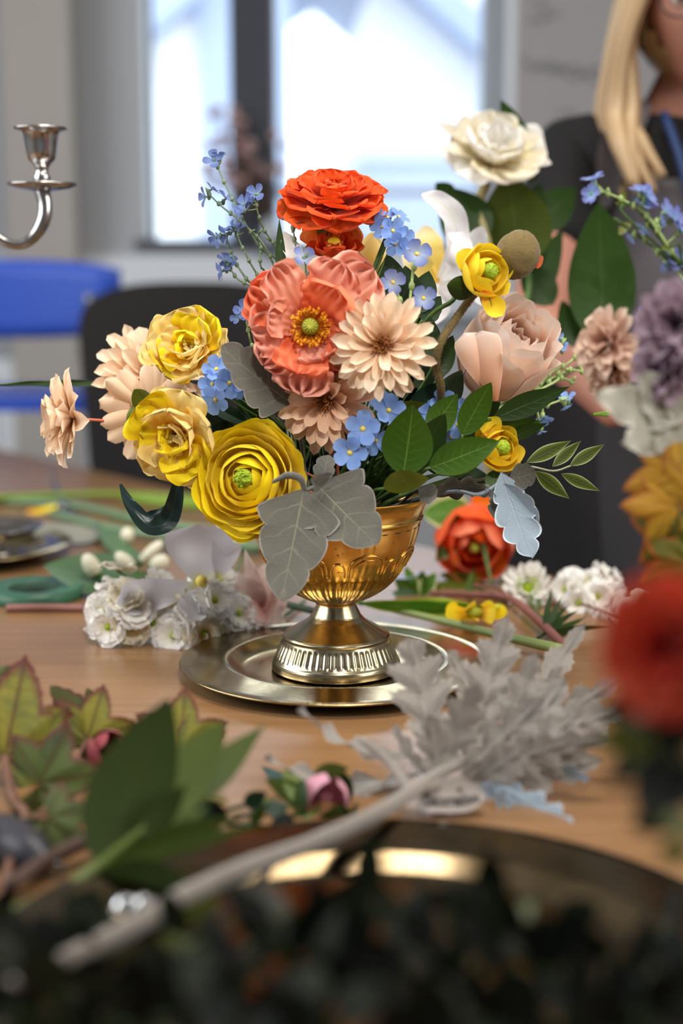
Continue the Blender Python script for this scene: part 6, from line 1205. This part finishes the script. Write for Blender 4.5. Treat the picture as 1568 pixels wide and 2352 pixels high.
bodyq = [skin(arm, 2), skin(fingers(wrL, hdL, V3(0, 0, 1), 1), 1), skin(fingers(wrR, hdR, V3(0, 0, 1), -1), 1)]
# head, as an ellipsoid with brow, nose, cheeks and chin worked in
hc = V3(cx_ - .005, sy - .03, zc + .105)
hv, hf, _ = dome(.078, .098, .118, None, 40, 30)
Vh = hv.copy(); x, y, z = Vh[:, 0], Vh[:, 1], Vh[:, 2]; fr = y < 0
Vh[:, 0] *= 1 - .30 * ss(.0, -.11, z); Vh[:, 1] -= np.where(fr, 1, 0) * (.024 * np.exp(-((x / .012) ** 2 + ((z + .022) / .024) ** 2)) + .010 * np.exp(-((x / .03) ** 2 + ((z + .10) / .02) ** 2)) + .007 * np.exp(-((x / .02) ** 2 + ((z + .060) / .009) ** 2)) + .006 * np.exp(-((z - .03) / .012) ** 2) - .010 * (np.exp(-(((np.abs(x) - .031) / .016) ** 2 + ((z - .006) / .012) ** 2))))
Rh = np.array((Matrix.Translation(hc) @ RX(R(16)) @ RZ(R(-8)))); Mh = Matrix(Rh.tolist()); Vh = Vh @ Rh[:3, :3].T + Rh[:3, 3]
ears = [dome(.008, .02, .03, Mh @ TR(s_ * .077, .01, -.005), 12, 10) for s_ in (-1, 1)]
body = wpart('body', bodyq + [(Vh, hf, None)] + ears, SK, per)
rm = body.modifiers.new('one_surface', 'REMESH'); rm.mode = 'VOXEL'; rm.voxel_size = .005; rm.use_smooth_shade = True
sm = body.modifiers.new('smooth', 'SMOOTH'); sm.factor = .6; sm.iterations = 4
EYW = plain('eye_white', '#e6e0da', .2); IRI = plain('eye_iris', '#4a3a2c', .2); LIP = plain('lips', '#a5544e', .5)
for s_ in (-1, 1):
    wpart('eye', dome(.0115, .0115, .0115, Mh @ TR(s_ * .031, -.083, .006), 16, 12), EYW, per); wpart('iris', dome(.0055, .003, .0055, Mh @ TR(s_ * .031, -.0935, .005), 12, 8), IRI, per)
    wpart('eyebrow', tubev([Mh @ V3(s_ * .016, -.102, .026), Mh @ V3(s_ * .032, -.100, .031), Mh @ V3(s_ * .048, -.088, .026)], .0025, 6, 4), plain('brown_brow', '#7a5c40', .8), per)
wpart('mouth', tubev([Mh @ V3(-.022, -.088, -.060), Mh @ V3(0, -.102, -.058), Mh @ V3(.022, -.088, -.060)], [.002, .0055, .002], 8, 5), LIP, per)
gl_ = []
for s_ in (-1, 1): gl_.append(tubev([Mh @ V3(s_ * .033 + .024 * math.cos(a), -.112, .004 + .02 * math.sin(a)) for a in np.linspace(0, 2 * math.pi, 17)], .0016, 6, 2)); gl_.append(tubev([Mh @ V3(s_ * .057, -.112, .008), Mh @ V3(s_ * .078, -.06, .008), Mh @ V3(s_ * .080, .01, .008)], .0016, 6, 3))
gl_.append(tubev([Mh @ V3(-.009, -.112, .006), Mh @ V3(.009, -.112, .006)], .0014, 6, 2)); wpart('glasses', gl_, plain('dark_glasses_frame', '#3a3230', .3), per)
# hair: crown and long locks
q = []
cr, cf, cu = dome(.094, .108, .128, None, 36, 20); cr[:, 1] += .016; cr[:, 2] += .012
keep = [f for f in cf if not all(cr[i][1] < -.045 and cr[i][2] < .075 for i in f)]; A4 = np.array(Mh); q.append((cr @ A4[:3, :3].T + A4[:3, 3], keep, cu))
for s_ in (-1, 1):
    for k in range(17):
        a = k / 16; yy = -.075 + a * .17; st0 = Mh @ V3(s_ * (.05 + .035 * math.sin(a * 3)), yy * .8, .07); st1 = Mh @ V3(s_ * .092, yy, -.03)
        e0 = V3(cx_ + s_ * (.105 + rnd(-.012, .012)), sy - .06 + a * .10, zc - .04); zend = zsh - (.062 if s_ < 0 else .08) + rnd(-.02, .02); e1 = V3(cx_ + s_ * (.088 + rnd(-.03, .014)), sy - .125 + a * .10, zend)
        q.append(tubev([st0, st1, e0, e0.lerp(e1, .5) + V3(s_ * .006, -.006, 0), e1], [.012, .015, .016, .013, .004], 8, 6))
wpart('hair', q, hm, per)
# clothes
sl = shL.lerp(elL, .62); sr = shR.lerp(elR, .62)
shirt = [[(V3(cx_, sy + .06, .90), (.16, .12)), (V3(cx_, sy + .06, .99), (.14, .108)), (ch, (.158, .115)), (V3(cx_, sy + .04, zsh - .03), (.118, .085)), (nk + V3(0, 0, -.015), (.062, .058))],
         [(V3(cx_, sy + .04, zsh - .03), (.118, .085)), (shL, .074), (shL.lerp(elL, .4), .064), (sl, .060)], [(V3(cx_, sy + .04, zsh - .03), (.118, .085)), (shR, .074), (shR.lerp(elR, .4), .064), (sr, .060)]]
wpart('shirt', skin(shirt, 2), SHIRT, per)
wpart('trousers', skin([[(V3(cx_, sy + .06, .90), (.17, .13)), (V3(cx_ - .09, sy + .06, .78), .105), (V3(cx_ - .10, sy + .05, .46), .075), (V3(cx_ - .10, sy + .07, .10), .06)], [(V3(cx_, sy + .06, .90), (.17, .13)), (V3(cx_ + .09, sy + .06, .78), .105), (V3(cx_ + .10, sy + .05, .46), .075), (V3(cx_ + .10, sy + .07, .10), .06)]], 1), SKT, per)
for s_ in (-1, 1): wpart('shoe', dome(.045, .13, .04, TR(cx_ + s_ * .10, sy - .02, .04), 16, 10), SHIRT, per)
def wrap(z0, z1, hw0, hw1, ro, n=25, m=18, th=.004, cy=None, a_=1.0, sagb=0.0):
    V = []; UV = []
    for j in range(m):
        t_ = j / (m - 1); z = z0 + (z1 - z0) * t_; hw = hw0 + (hw1 - hw0) * t_
        for i in range(n):
            u = i / (n - 1) * 2 - 1; V.append((cx_ + u * hw, (cy or sy + .06) - ro(z) * math.sqrt(max(0, 1 - (u * a_ * .93) ** 2)), z - sagb * (1 - u * u) * (1 - t_) + .0)); UV.append(((u + 1) / 2, t_))
    return V, gridf(n, m), UV
ap = wrap(.98, zsh - .055, .165, .135, lambda z: .150 + .0 * z); o = wpart('apron_bib', ap, APR, per); o.modifiers.new('cloth', 'SOLIDIFY').thickness = .003
ap = wrap(.45, 1.03, .26, .235, lambda z: .165 + (1.0 - z) * .06, sagb=.0); o = wpart('apron_skirt', ap, SKT, per); o.modifiers.new('cloth', 'SOLIDIFY').thickness = .003
ap = wrap(.60, .93, .19, .185, lambda z: .172 + (1.0 - z) * .06, a_=.85, sagb=.02); o = wpart('pocket', ap, POCK, per); o.modifiers.new('cloth', 'SOLIDIFY').thickness = .003
for s_ in (-1, 1): wpart('apron_strap', [((lambda P_: lp(P_, .024))([V3(cx_ + s_ * .125, sy - .05, zsh - .09), V3(cx_ + s_ * .115, sy - .055, zsh - .02), V3(cx_ + s_ * .085, sy - .03, zsh + .045), V3(cx_ + s_ * .07, sy + .05, zsh + .06)]))], APR, per)
wpart('lanyard', [tubev([V3(cx_ + s_ * .05, sy - .05, zsh + .03), V3(cx_ + s_ * .035, sy - .098, zsh - .04), V3(cx_ + s_ * .02, sy - .115, zsh - .12)], .006, 6, 5) for s_ in (-1, 1)], LAN, per)
